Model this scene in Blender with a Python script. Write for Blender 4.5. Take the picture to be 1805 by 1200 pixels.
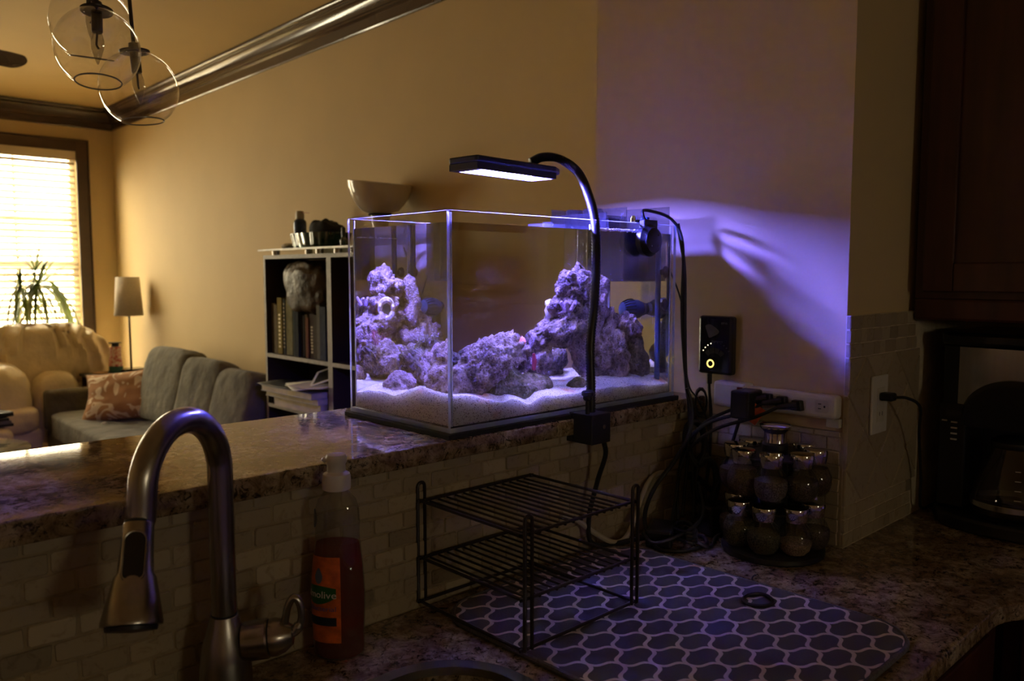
import bpy, bmesh, math, random
from math import sin, cos, pi, radians, sqrt, atan2
from mathutils import Vector, Matrix, noise

for _o in list(bpy.data.objects):
    bpy.data.objects.remove(_o, do_unlink=True)
S = bpy.context.scene
C = S.collection
R = random.Random(7)

# ------------------------------------------------------------------ camera
EYE = 1.436                      # camera height above the floor, at x = y = 0
FPX = 1425.0                     # focal length in pixels of the 1805 px wide frame
PITCH, YAW = radians(4.7), radians(46.8)
FW = Vector((cos(YAW) * cos(PITCH), sin(YAW) * cos(PITCH), -sin(PITCH)))
RT = Vector((sin(YAW), -cos(YAW), 0))
UP = RT.cross(FW)
CAMP = Vector((0, 0, EYE))
cam = bpy.data.cameras.new('camera')
cam.sensor_width = 36
cam.lens = 36 * FPX / 1805
cam.clip_start = 0.02
cam.dof.use_dof = True
cam.dof.focus_distance = 1.35
cam.dof.aperture_fstop = 6.3
co = bpy.data.objects.new('camera', cam)
M = Matrix((RT, UP, -FW)).transposed().to_4x4()
M.translation = CAMP
co.matrix_world = M
C.objects.link(co)
S.camera = co

# ------------------------------------------------------------------ daylight and exposure
W = bpy.data.worlds.new('overcast_sky')
S.world = W
W.use_nodes = True
_bg = W.node_tree.nodes['Background']
_bg.inputs[0].default_value = (1.0, 0.84, 0.56, 1)
_bg.inputs[1].default_value = 28.5
S.view_settings.view_transform = 'Standard'
S.view_settings.look = 'None'
S.view_settings.exposure = 0.0
S.view_settings.gamma = 1.0
S.view_settings.use_curve_mapping = False
LED_POWER = 205.0
LED_WHITE = 3.0                          # each of the two white LED clusters
LED_COLOR = (0.120, 0.108, 1.0)

def portal(loc, sx, sz, rot):
    l = bpy.data.lights.new('window_daylight', 'AREA')
    l.shape = 'RECTANGLE'; l.size = sx; l.size_y = sz
    l.cycles.is_portal = True
    o = bpy.data.objects.new('window_daylight', l)
    o.location = loc; o.rotation_euler = rot
    C.objects.link(o)
CEIL = 2.80
XL, X2, XK = -2.6, 2.297, 2.115          # left wall, living room right wall, kitchen right wall
YB, Y3 = -2.4, 7.39                      # wall behind the camera, window wall
WZ0, WZ1 = 0.55, 2.44
WINS = [(1.12, 2.005), (-0.45, 0.10)]  # window in view, then one added out of view for its daylight
KWIN = (0.20, 0.60, 1.40, 1.80)
for a, b in WINS:
    portal(((a + b) / 2, Y3 + 0.10, (WZ0 + WZ1) / 2), b - a, WZ1 - WZ0, (-pi / 2, 0, 0))
portal(((KWIN[0] + KWIN[1]) / 2, YB - 0.10, (KWIN[2] + KWIN[3]) / 2), KWIN[1] - KWIN[0], KWIN[3] - KWIN[2], (pi / 2, 0, 0))
S.cycles.max_bounces = 14
S.cycles.transparent_max_bounces = 40
S.cycles.transmission_bounces = 14
S.cycles.glossy_bounces = 8
S.cycles.diffuse_bounces = 5
S.cycles.caustics_reflective = True
S.cycles.caustics_refractive = True
S.cycles.blur_glossy = 1.0
S.cycles.sample_clamp_indirect = 40.0
S.cycles.use_denoising = True

# ------------------------------------------------------------------ finding points of the room seen along a line of sight
def dirpx(px, py):
    return FW * FPX + RT * (px - 902.5) - UP * (py - 600)
def AX(px, py, x):
    d = dirpx(px, py); return CAMP + d * (x / d.x)
def AY(px, py, y):
    d = dirpx(px, py); return CAMP + d * (y / d.y)
def AZ(px, py, z):
    d = dirpx(px, py); return CAMP + d * ((z - EYE) / d.z)
def AD(px, py, dist):
    return CAMP + dirpx(px, py) * (dist / FPX)

# ------------------------------------------------------------------ mesh building
class MB:
    def __init__(s): s.v = []; s.f = []; s.mi = []
    def add(s, vs, fs, mi=0):
        n = len(s.v); s.v += [Vector(v) for v in vs]
        s.f += [tuple(i + n for i in f) for f in fs]; s.mi += [mi] * len(fs); return s
    def box(s, x0, x1, y0, y1, z0, z1, mi=0, m=None):
        vs = [Vector((x, y, z)) for z in (z0, z1) for y in (y0, y1) for x in (x0, x1)]
        if m: vs = [m @ v for v in vs]
        return s.add(vs, [(0, 2, 3, 1), (4, 5, 7, 6), (0, 1, 5, 4), (2, 6, 7, 3), (0, 4, 6, 2), (1, 3, 7, 5)], mi)
    def prism(s, poly, z0, z1, m=None, mi=0):
        n = len(poly)
        vs = [Vector((p[0], p[1], z0)) for p in poly] + [Vector((p[0], p[1], z1)) for p in poly]
        if m: vs = [m @ v for v in vs]
        return s.add(vs, [tuple(reversed(range(n))), tuple(range(n, 2 * n))] + [(i, (i + 1) % n, n + (i + 1) % n, n + i) for i in range(n)], mi)
    def lathe(s, prof, c=(0, 0, 0), seg=24, m=None, mi=0, sx=1, sy=1, cap=True):
        vs = []; fs = []
        c = Vector(c)
        for r, z in prof:
            for k in range(seg):
                a = 2 * pi * k / seg
                v = Vector((r * cos(a) * sx, r * sin(a) * sy, z))
                vs.append((m @ v if m else v) + c)
        n = len(prof)
        for i in range(n - 1):
            for k in range(seg):
                k2 = (k + 1) % seg
                fs.append((i * seg + k, i * seg + k2, (i + 1) * seg + k2, (i + 1) * seg + k))
        if cap:
            if prof[0][0] > 1e-6: fs.append(tuple(reversed(range(seg))))
            if prof[-1][0] > 1e-6: fs.append(tuple(range((n - 1) * seg, n * seg)))
        return s.add(vs, fs, mi)
    def tube(s, pts, r, seg=8, closed=False, mi=0):
        pts = [Vector(p) for p in pts]; n = len(pts)
        rs = r if isinstance(r, (list, tuple)) else [r] * n
        t = []
        for i in range(n):
            a = pts[(i - 1) % n] if (closed or i > 0) else pts[i]
            b = pts[(i + 1) % n] if (closed or i < n - 1) else pts[i]
            d = (b - a); t.append(d.normalized() if d.length > 1e-9 else Vector((0, 0, 1)))
        u = t[0].orthogonal().normalized()
        vs = []
        for i in range(n):
            if i: 
                u = u - t[i] * u.dot(t[i])
                u = u.normalized() if u.length > 1e-6 else t[i].orthogonal().normalized()
            w = t[i].cross(u)
            for k in range(seg):
                a = 2 * pi * k / seg
                vs.append(pts[i] + (u * cos(a) + w * sin(a)) * rs[i])
        fs = []
        for i in range(n if closed else n - 1):
            j = (i + 1) % n
            for k in range(seg):
                k2 = (k + 1) % seg
                fs.append((i * seg + k, i * seg + k2, j * seg + k2, j * seg + k))
        if not closed:
            fs.append(tuple(reversed(range(seg)))); fs.append(tuple(range((n - 1) * seg, n * seg)))
        return s.add(vs, fs, mi)
    def ell(s, c, rx, ry, rz, seg=20, rings=12, m=None, mi=0, e=1.0):
        vs = []; fs = []
        c = Vector(c)
        def pw(v): return math.copysign(abs(v) ** e, v)
        for i in range(rings + 1):
            p = -pi / 2 + pi * i / rings
            for k in range(seg):
                a = 2 * pi * k / seg
                v = Vector((rx * pw(cos(p)) * pw(cos(a)), ry * pw(cos(p)) * pw(sin(a)), rz * pw(sin(p))))
                vs.append((m @ v if m else v) + c)
        for i in range(rings):
            for k in range(seg):
                k2 = (k + 1) % seg
                fs.append((i * seg + k, i * seg + k2, (i + 1) * seg + k2, (i + 1) * seg + k))
        return s.add(vs, fs, mi)
    def grid(s, fn, nu, nv, mi=0):
        vs = [fn(i / nu, j / nv) for j in range(nv + 1) for i in range(nu + 1)]
        fs = [(j * (nu + 1) + i, j * (nu + 1) + i + 1, (j + 1) * (nu + 1) + i + 1, (j + 1) * (nu + 1) + i) for j in range(nv) for i in range(nu)]
        return s.add(vs, fs, mi)
    def warp(s, fn):
        s.v = [Vector(fn(v)) for v in s.v]; return s

def cr(pts, n=8, closed=False):
    pts = [Vector(p) for p in pts]; out = []; m = len(pts)
    for i in range(m if closed else m - 1):
        p1, p2 = pts[i], pts[(i + 1) % m]
        p0 = pts[(i - 1) % m] if (closed or i > 0) else p1 * 2 - p2
        p3 = pts[(i + 2) % m] if (closed or i < m - 2) else p2 * 2 - p1
        for k in range(n):
            t = k / n
            out.append(0.5 * ((2 * p1) + (p2 - p0) * t + (2 * p0 - 5 * p1 + 4 * p2 - p3) * t * t + (3 * p1 - p0 - 3 * p2 + p3) * t ** 3))
    if not closed: out.append(pts[-1])
    return out

WM = {}
def tag(o, label=None, cat=None, group=None, kind=None):
    if label: o['label'] = label
    if cat: o['category'] = cat
    if group: o['group'] = group
    if kind: o['kind'] = kind
    return o
def thing(name, label, cat, loc=(0, 0, 0), rz=0, group=None, mat4=None):
    o = bpy.data.objects.new(name, None); o.empty_display_size = 0.05
    m = mat4 if mat4 else Matrix.Translation(Vector(loc)) @ Matrix.Rotation(rz, 4, 'Z')
    o.matrix_world = m; WM[o] = m.copy(); C.objects.link(o)
    return tag(o, label, cat, group)
def finish(me, smooth=True, ang=35):
    if smooth:
        me.shade_smooth(); me.set_sharp_from_angle(angle=radians(ang))
def obj(name, mb, mats, parent=None, smooth=True, bev=0, sub=0, ang=35, local=False, bseg=2):
    me = bpy.data.meshes.new(name)
    me.from_pydata([tuple(v) for v in mb.v], [], mb.f)
    if not isinstance(mats, (list, tuple)): mats = [mats]
    for m in mats: me.materials.append(m)
    for p, i in zip(me.polygons, mb.mi): p.material_index = i
    me.validate(); me.update()
    bm = bmesh.new(); bm.from_mesh(me); bmesh.ops.recalc_face_normals(bm, faces=bm.faces); bm.to_mesh(me); bm.free()
    o = bpy.data.objects.new(name, me); C.objects.link(o)
    if parent is not None:
        if not local: me.transform(WM[parent].inverted())
        o.parent = parent; WM[o] = WM[parent]
    else:
        WM[o] = Matrix.Identity(4)
    finish(me, smooth, ang)
    if bev:
        b = o.modifiers.new('bevel', 'BEVEL'); b.width = bev; b.segments = bseg; b.limit_method = 'ANGLE'; b.angle_limit = radians(40)
    if sub:
        q = o.modifiers.new('sub', 'SUBSURF'); q.levels = sub; q.render_levels = sub
    return o
def struct(name, mb, mats, **k):
    o = obj(name, mb, mats, **k); o['kind'] = 'structure'; return o
def piece(name, me, parent, m):
    """a copy of shared mesh data placed by world matrix m under its parent"""
    o = bpy.data.objects.new(name, me); o.parent = parent
    o.matrix_basis = WM[parent].inverted() @ m; C.objects.link(o); return o
def text_mb(txt, size, align='CENTER'):
    cu = bpy.data.curves.new('lettering', 'FONT'); cu.body = txt; cu.size = size; cu.align_x = align; cu.align_y = 'CENTER'
    cu.resolution_u = 3; cu.extrude = 0.0001
    t = bpy.data.objects.new('lettering_source', cu); C.objects.link(t)
    bpy.context.view_layer.update()
    me = bpy.data.meshes.new_from_object(t.evaluated_get(bpy.context.evaluated_depsgraph_get()))
    mb = MB(); mb.add([v.co.copy() for v in me.vertices], [tuple(p.vertices) for p in me.polygons])
    bpy.data.objects.remove(t, do_unlink=True); bpy.data.curves.remove(cu); bpy.data.meshes.remove(me)
    return mb
def rounded(x0, x1, y0, y1, r, n=6):
    out = []
    for cx, cy, a0 in ((x1 - r, y1 - r, 0), (x0 + r, y1 - r, 90), (x0 + r, y0 + r, 180), (x1 - r, y0 + r, 270)):
        for k in range(n + 1):
            a = radians(a0 + 90 * k / n); out.append((cx + r * cos(a), cy + r * sin(a)))
    return out
def clip_poly(poly, x0, x1, z0, z1):
    for ax, lim, sgn in ((0, x0, 1), (0, x1, -1), (1, z0, 1), (1, z1, -1)):
        out = []
        for i in range(len(poly)):
            a, b = poly[i], poly[(i + 1) % len(poly)]
            da, db = (a[ax] - lim) * sgn, (b[ax] - lim) * sgn
            if da >= 0: out.append(a)
            if da * db < 0:
                t = da / (da - db); out.append((a[0] + (b[0] - a[0]) * t, a[1] + (b[1] - a[1]) * t))
        poly = out
        if len(poly) < 3: return []
    return poly

# ------------------------------------------------------------------ materials
def newmat(name):
    m = bpy.data.materials.new(name); m.use_nodes = True
    nt = m.node_tree
    for n in list(nt.nodes): nt.nodes.remove(n)
    out = nt.nodes.new('ShaderNodeOutputMaterial')
    return m, nt, out
def c4(c): return (c[0], c[1], c[2], 1)
def pm(name, col, rough=.5, metal=0, var=.12, vs=20, bump=0, bs=80, coat=0, spec=.5, col2=None, emit=None, es=0, sheen=0, aniso=0, stretch=None, sss=0, dist=0.002):
    m, nt, out = newmat(name)
    N, L = nt.nodes.new, nt.links.new
    b = N('ShaderNodeBsdfPrincipled'); L(b.outputs[0], out.inputs[0])
    tc = N('ShaderNodeTexCoord'); vec = tc.outputs['Object']
    if stretch:
        mp = N('ShaderNodeMapping'); mp.inputs['Scale'].default_value = stretch; L(vec, mp.inputs[0]); vec = mp.outputs[0]
    nz = N('ShaderNodeTexNoise'); nz.inputs['Scale'].default_value = vs; nz.inputs['Detail'].default_value = 4; L(vec, nz.inputs['Vector'])
    rp = N('ShaderNodeValToRGB')
    rp.color_ramp.elements[0].position = .35; rp.color_ramp.elements[1].position = .65
    lo = [max(0, c * (1 - var)) for c in col]; hi = [min(1, c * (1 + var)) for c in (col2 or col)]
    rp.color_ramp.elements[0].color = c4(lo); rp.color_ramp.elements[1].color = c4(hi)
    L(nz.outputs['Fac'], rp.inputs[0]); L(rp.outputs[0], b.inputs['Base Color'])
    b.inputs['Roughness'].default_value = rough; b.inputs['Metallic'].default_value = metal
    b.inputs['Coat Weight'].default_value = coat; b.inputs['Coat Roughness'].default_value = .08
    b.inputs['Specular IOR Level'].default_value = spec
    b.inputs['Sheen Weight'].default_value = sheen
    b.inputs['Anisotropic'].default_value = aniso
    if sss:
        b.inputs['Subsurface Weight'].default_value = sss; b.inputs['Subsurface Radius'].default_value = (.02, .02, .02)
    if emit: b.inputs['Emission Color'].default_value = c4(emit); b.inputs['Emission Strength'].default_value = es
    if bump:
        n2 = N('ShaderNodeTexNoise'); n2.inputs['Scale'].default_value = bs; n2.inputs['Detail'].default_value = 6; L(vec, n2.inputs['Vector'])
        bp = N('ShaderNodeBump'); bp.inputs['Strength'].default_value = bump; bp.inputs['Distance'].default_value = dist
        L(n2.outputs['Fac'], bp.inputs['Height']); L(bp.outputs[0], b.inputs['Normal'])
    m['p'] = 1
    return m
def clear(name, tint=(.97, .98, .98), f0=.04, rough=0.0, haze=0.0, hazecol=(.8, .8, .8)):
    """thin clear sheet: see-through with a mirror part that grows towards grazing view (Schlick)"""
    m, nt, out = newmat(name)
    N, L = nt.nodes.new, nt.links.new
    g = N('ShaderNodeNewGeometry')
    d = N('ShaderNodeVectorMath'); d.operation = 'DOT_PRODUCT'; L(g.outputs['Normal'], d.inputs[0]); L(g.outputs['Incoming'], d.inputs[1])
    ab = N('ShaderNodeMath'); ab.operation = 'ABSOLUTE'; L(d.outputs['Value'], ab.inputs[0])
    om = N('ShaderNodeMath'); om.operation = 'SUBTRACT'; om.inputs[0].default_value = 1; L(ab.outputs[0], om.inputs[1])
    pw = N('ShaderNodeMath'); pw.operation = 'POWER'; L(om.outputs[0], pw.inputs[0]); pw.inputs[1].default_value = 5
    ma = N('ShaderNodeMath'); ma.operation = 'MULTIPLY_ADD'; L(pw.outputs[0], ma.inputs[0]); ma.inputs[1].default_value = 1 - f0; ma.inputs[2].default_value = f0
    t = N('ShaderNodeBsdfTransparent'); t.inputs[0].default_value = c4(tint)
    gl = N('ShaderNodeBsdfGlossy'); gl.inputs['Roughness'].default_value = rough; gl.inputs[0].default_value = (1, 1, 1, 1)
    base = t.outputs[0]
    if haze:
        df = N('ShaderNodeBsdfDiffuse'); df.inputs[0].default_value = c4(hazecol)
        nz = N('ShaderNodeTexNoise'); nz.inputs['Scale'].default_value = 30; nz.inputs['Detail'].default_value = 6
        tc = N('ShaderNodeTexCoord'); L(tc.outputs['Object'], nz.inputs['Vector'])
        mh = N('ShaderNodeMath'); mh.operation = 'MULTIPLY'; mh.inputs[1].default_value = haze * 2; L(nz.outputs['Fac'], mh.inputs[0])
        x = N('ShaderNodeMixShader'); L(mh.outputs[0], x.inputs[0]); L(t.outputs[0], x.inputs[1]); L(df.outputs[0], x.inputs[2]); base = x.outputs[0]
    mx = N('ShaderNodeMixShader'); L(base, mx.inputs[1]); L(gl.outputs[0], mx.inputs[2])
    if f0 > 0: L(ma.outputs[0], mx.inputs[0])
    else: mx.inputs[0].default_value = 0
    L(mx.outputs[0], out.inputs[0])
    return m
def granite(name):
    m, nt, out = newmat(name)
    N, L = nt.nodes.new, nt.links.new
    b = N('ShaderNodeBsdfPrincipled'); L(b.outputs[0], out.inputs[0])
    tc = N('ShaderNodeTexCoord')
    def ns(sc, det, rough=.6, dist=0):
        n = N('ShaderNodeTexNoise'); n.inputs['Scale'].default_value = sc; n.inputs['Detail'].default_value = det
        n.inputs['Roughness'].default_value = rough; n.inputs['Distortion'].default_value = dist
        L(tc.outputs['Object'], n.inputs['Vector']); return n.outputs['Fac']
    def ramp(src, stops):
        r = N('ShaderNodeValToRGB'); e = r.color_ramp.elements
        e[0].position, e[0].color = stops[0][0], c4(stops[0][1]); e[1].position, e[1].color = stops[1][0], c4(stops[1][1])
        for p, c in stops[2:]:
            q = e.new(p); q.color = c4(c)
        L(src, r.inputs[0]); return r.outputs[0]
    a = ramp(ns(40, 7, .75, .6), [(.30, (.06, .042, .027)), (.44, (.23, .165, .096)), (.56, (.42, .34, .225)), (.72, (.55, .48, .36))])
    k = ramp(ns(75, 6, .8, 1.0), [(.40, (0, 0, 0)), (.47, (1, 1, 1))])
    r2 = ramp(ns(11, 3, .5, .3), [(.40, (.62, .54, .48)), (.62, (1, 1, 1))])
    v = N('ShaderNodeTexVoronoi'); v.inputs['Scale'].default_value = 90; L(tc.outputs['Object'], v.inputs['Vector'])
    sp = ramp(v.outputs['Distance'], [(.10, (.15, .1, .08)), (.22, (1, 1, 1))])
    def mul(x, y, f):
        q = N('ShaderNodeMix'); q.data_type = 'RGBA'; q.blend_type = 'MULTIPLY'; q.inputs[0].default_value = f
        L(x, q.inputs[6]); L(y, q.inputs[7]); return q.outputs[2]
    c = mul(mul(mul(a, k, .88), r2, 1), sp, .5)
    L(c, b.inputs['Base Color'])
    rr = N('ShaderNodeMapRange'); rr.inputs[3].default_value = .018; rr.inputs[4].default_value = .06
    L(ns(14, 5, .7), rr.inputs[0]); L(rr.outputs[0], b.inputs['Roughness'])
    bp = N('ShaderNodeBump'); bp.inputs['Strength'].default_value = .04; bp.inputs['Distance'].default_value = .0004
    L(ns(150, 4), bp.inputs['Height']); L(bp.outputs[0], b.inputs['Normal'])
    b.inputs['Specular IOR Level'].default_value = .6
    return m
def tilemat(name, cols, rough=.55):
    m, nt, out = newmat(name)
    N, L = nt.nodes.new, nt.links.new
    b = N('ShaderNodeBsdfPrincipled'); L(b.outputs[0], out.inputs[0])
    oi = N('ShaderNodeObjectInfo')
    r = N('ShaderNodeValToRGB'); e = r.color_ramp.elements
    e[0].position, e[0].color = 0, c4(cols[0]); e[1].position, e[1].color = 1, c4(cols[-1])
    for i, c in enumerate(cols[1:-1]): e.new((i + 1) / (len(cols) - 1)).color = c4(c)
    L(oi.outputs['Random'], r.inputs[0])
    tc = N('ShaderNodeTexCoord')
    ad = N('ShaderNodeVectorMath'); ad.operation = 'ADD'
    ml = N('ShaderNodeMath'); ml.operation = 'MULTIPLY'; ml.inputs[1].default_value = 37; L(oi.outputs['Random'], ml.inputs[0])
    L(tc.outputs['Object'], ad.inputs[0]); L(ml.outputs[0], ad.inputs[1])
    nz = N('ShaderNodeTexNoise'); nz.inputs['Scale'].default_value = 45; nz.inputs['Detail'].default_value = 7; nz.inputs['Roughness'].default_value = .65; nz.inputs['Distortion'].default_value = 1.5
    L(ad.outputs[0], nz.inputs['Vector'])
    q = N('ShaderNodeValToRGB'); q.color_ramp.elements[0].position = .32; q.color_ramp.elements[0].color = (.55, .47, .38, 1)
    q.color_ramp.elements[1].position = .46; q.color_ramp.elements[1].color = (1, 1, 1, 1)
    L(nz.outputs['Fac'], q.inputs[0])
    mx = N('ShaderNodeMix'); mx.data_type = 'RGBA'; mx.blend_type = 'MULTIPLY'; mx.inputs[0].default_value = .6
    L(r.outputs[0], mx.inputs[6]); L(q.outputs[0], mx.inputs[7]); L(mx.outputs[2], b.inputs['Base Color'])
    b.inputs['Roughness'].default_value = rough
    bp = N('ShaderNodeBump'); bp.inputs['Strength'].default_value = .35; bp.inputs['Distance'].default_value = .001
    L(nz.outputs['Fac'], bp.inputs['Height']); L(bp.outputs[0], b.inputs['Normal'])
    return m

WALLC = (.61, .47, .255)
m_wall = pm('tan wall paint', WALLC, .7, var=.02, vs=3, bump=.08, bs=350, dist=.001, spec=.25)
m_ceil = pm('ceiling paint', (.70, .52, .25), .75, var=.02, vs=2, bump=.05, bs=300, dist=.001, spec=.2)
m_floor = pm('brown wood floor', (.20, .11, .055), .35, var=.3, vs=6, stretch=(8, 1, 1))
m_trim = pm('dark brown gloss trim', (.062, .036, .022), .2, var=.12, vs=8, coat=.6)
m_casing = pm('dark brown casing', (.07, .042, .026), .35, var=.1, vs=8)
m_granite = granite('speckled tan granite')
m_tile = tilemat('tumbled travertine', [(.24, .195, .13), (.39, .32, .215), (.31, .25, .165), (.44, .37, .255), (.35, .285, .195)])
m_grout = pm('beige grout', (.33, .265, .17), .9, var=.15, vs=60, bump=.3, bs=400)
m_grout2 = pm('pale grout', (.62, .53, .38), .9, var=.1, vs=60, bump=.3, bs=400)
m_cab = pm('dark cherry cabinet', (.060, .016, .010), .38, var=.25, vs=5, stretch=(6, 6, .6), coat=.2)
m_black = pm('black plastic', (.010, .010, .011), .42, var=.1)
m_blackg = pm('glossy black plastic', (.009, .009, .010), .16, var=.1)
m_rubber = pm('black rubber cable', (.009, .009, .009), .5, var=.1)
m_foam = pm('black foam', (.012, .012, .014), .85, var=.2, vs=200)
m_white = pm('white plastic', (.62, .60, .55), .35, var=.03)
m_steel = pm('brushed nickel', (.38, .355, .33), .27, 1, var=.06, vs=200, stretch=(1, 1, .02), aniso=.5)
m_chrome = pm('chrome', (.72, .72, .72), .07, 1, var=.02)
m_inox = pm('stainless steel', (.50, .50, .50), .24, 1, var=.05, vs=90, stretch=(1, 1, .03))
m_wire = pm('brown black wire coating', (.020, .013, .011), .34, var=.1)
m_glass = clear('clear glass', (.97, .985, .98))
m_globe = clear('globe glass', (.975, .975, .97), f0=.06, haze=.012, hazecol=(.8, .78, .72))
m_jar = clear('spice jar glass', (.86, .87, .86), f0=.05, haze=.008)
m_bottle = clear('clear plastic bottle', (.80, .80, .78), f0=.05, haze=.05, hazecol=(.7, .65, .6))
m_gedge = pm('polished glass edge', (.40, .62, .75), .12, var=.1, vs=40, spec=.8, sss=.3)
m_acry = clear('smoked acrylic', (.66, .68, .72), f0=.06, haze=.05, hazecol=(.16, .17, .2))
m_acryc = clear('clear acrylic', (.88, .90, .92), f0=.05, haze=.03)

# ================================================================== THE SETTING
CT, BT = .914, 1.174                     # sink counter top, raised bar top
X1, YP0, YP1, YW, YF, YBK = 1.495, .674, 1.297, 1.005, .980, 1.370
T = .12
struct('floor', MB().box(XL - T, X2 + T, YB - T, Y3 + T, -.06, 0), m_floor, smooth=False)
struct('ceiling', MB().box(XL - T, X2 + T, YB - T, Y3 + T, CEIL, CEIL + .08), m_ceil, smooth=False)
struct('wall_left', MB().box(XL - T, XL, YB - T, Y3 + T, 0, CEIL), m_wall, smooth=False)
struct('wall_right', MB().box(X2, X2 + T, YP1 - .05, Y3 + T, 0, CEIL), m_wall, smooth=False)
struct('wall_kitchen', MB().box(XK, X2 + T, YB - T, YP1 - .05, 0, CEIL), m_wall, smooth=False)
def holed(y0, y1, holes):
    mb = MB(); xs = XL
    for a, b, z0, z1 in sorted(holes):
        mb.box(xs, a, y0, y1, 0, CEIL); mb.box(a, b, y0, y1, 0, z0); mb.box(a, b, y0, y1, z1, CEIL); xs = b
    mb.box(xs, X2, y0, y1, 0, CEIL); return mb
struct('wall_back', holed(Y3, Y3 + T, [(a, b, WZ0, WZ1) for a, b in WINS]), m_wall, smooth=False)
struct('wall_front', holed(YB - T, YB, [KWIN]), m_wall, smooth=False)
pier = struct('wall_pier', MB().box(X1, XK, YP0, YP1, 0, CEIL), m_wall, smooth=False)
bar_wall = struct('wall_bar', MB().box(-1.3, X1, YW - .0062, YW + .15, 0, BT - .0302), m_grout, smooth=False)

# crown moulding: profile as (distance from wall, height below ceiling)
CP = [(0, -.164), (.010, -.164), (.014, -.158), (.014, -.150), (.009, -.146), (.012, -.108), (.020, -.102), (.026, -.098), (.026, -.090), (.032, -.086)]
CP += [(.032 + .050 * (1 - cos(radians(a))), -.086 + .060 * sin(radians(a))) for a in range(10, 91, 10)]
CP += [(.088, -.022), (.094, -.018), (.098, -.010), (.098, 0), (0, 0)]
mb = MB()
n = len(CP)
mb.add([(X2 - d, YP1 - .05, CEIL + h) for d, h in CP] + [(X2 - d, Y3 - d, CEIL + h) for d, h in CP],
       [(i, (i + 1) % n, n + (i + 1) % n, n + i) for i in range(n)] + [tuple(range(n))])
struct('trim_1', mb, m_trim, ang=30)
mb = MB()
mb.add([(XL, Y3 - d, CEIL + h) for d, h in CP] + [(X2 - d, Y3 - d, CEIL + h) for d, h in CP],
       [(i, (i + 1) % n, n + (i + 1) % n, n + i) for i in range(n)] + [tuple(range(n))])
struct('trim_2', mb, m_trim, ang=30)
struct('baseboard_right', MB().box(X2 - .016, X2, YP1, Y3, 0, .12), m_casing, smooth=False)

# windows
m_vinyl = pm('white window vinyl', (.75, .72, .66), .4, var=.03)
def window(nm, x0, x1, z0, z1, yw, s):
    """s = +1: outside lies towards +y"""
    w = struct(nm, MB().box(x0, x0 + .045, yw + s * .05 - .02, yw + s * .05 + .02, z0, z1).box(x1 - .045, x1, yw + s * .05 - .02, yw + s * .05 + .02, z0, z1)
               .box(x0 + .045, x1 - .045, yw + s * .05 - .02, yw + s * .05 + .02, z1 - .05, z1).box(x0 + .045, x1 - .045, yw + s * .05 - .02, yw + s * .05 + .02, z0, z0 + .05), m_vinyl, smooth=False, bev=.003)
    zm = (z0 + z1) / 2
    obj('meeting_rail', MB().box(x0 + .045, x1 - .045, yw + s * .05 - .018, yw + s * .05 + .018, zm - .025, zm + .025), m_vinyl, w, smooth=False)
    for q in (z0 + (zm - z0) * .62, zm + (z1 - zm) * .40):
        obj('muntin', MB().box(x0 + .045, x1 - .045, yw + s * .05 - .010, yw + s * .05 + .010, q - .012, q + .012), m_vinyl, w, smooth=False)
    xm = (x0 + x1) / 2
    obj('muntin', MB().box(xm - .010, xm + .010, yw + s * .05 - .009, yw + s * .05 + .009, z0 + .05, z1 - .05), m_vinyl, w, smooth=False)
    for a, b in ((z0 + .05, zm - .025), (zm + .025, z1 - .05)):
        obj('pane', MB().box(x0 + .045, x1 - .045, yw + s * .05 - .003, yw + s * .05 + .003, a, b), m_glass, w, smooth=False)
    cw, e = .085, -s
    for a, b, c, d, tg in ((x0 - cw, x0, z0 - .02, z1 + cw, 0), (x1, x1 + cw, z0 - .02, z1 + cw, 0), (x0, x1, z1, z1 + cw, 0), (x0 - cw - .02, x1 + cw + .02, z0 - .055, z0 - .02, 1)):
        t = .022 + .03 * tg
        y0, y1 = sorted((yw, yw + e * t))
        obj('casing' if not tg else 'sill', MB().box(a, b, y0, y1, c, d), m_casing, w, smooth=False, bev=.004)
    for a, b, c, d in ((x0 - cw - .012, x0 - cw, z0, z1 + cw + .012), (x1 + cw, x1 + cw + .012, z0, z1 + cw + .012), (x0 - cw, x1 + cw, z1 + cw, z1 + cw + .012)):
        y0, y1 = sorted((yw, yw + e * .034))
        obj('back_band', MB().box(a, b, y0, y1, c, d), m_casing, w, smooth=False, bev=.004)
    return w
window('window_1', *WINS[0], WZ0, WZ1, Y3, 1)
window('window_fill', *WINS[1], WZ0, WZ1, Y3, 1)  # unseen window, added to light the living room
window('window_3', *KWIN, YB, -1)

# ------------------------------------------------------------------ backsplash tiles
def brick_mesh(w, h, t, seed):
    r = random.Random(seed)
    def j(): return r.uniform(-.0009, .0009)
    c = .0022
    o = [(-w / 2 + c, -h / 2), (w / 2 - c, -h / 2), (w / 2, -h / 2 + c), (w / 2, h / 2 - c), (w / 2 - c, h / 2), (-w / 2 + c, h / 2), (-w / 2, h / 2 - c), (-w / 2, -h / 2 + c)]
    o = [(a + j(), b + j()) for a, b in o]
    i = [(a * .955, b * .90) for a, b in o]
    vs = [(a, 0, b) for a, b in o] + [(a, -t * .72, b) for a, b in o] + [(a, -t + r.uniform(-.0004, .0004), b) for a, b in i]
    fs = [tuple(range(16, 24))]
    for k in range(8):
        q = (k + 1) % 8
        fs += [(k, q, 8 + q, 8 + k), (8 + k, 8 + q, 16 + q, 16 + k)]
    me = bpy.data.meshes.new('brick'); me.from_pydata(vs, [], fs); me.materials.append(m_tile); me.update()
    bm = bmesh.new(); bm.from_mesh(me); bmesh.ops.recalc_face_normals(bm, faces=bm.faces)
    bm.to_mesh(me); bm.free(); return me
ROW = .0265; TW = .0535; G = .0014
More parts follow.
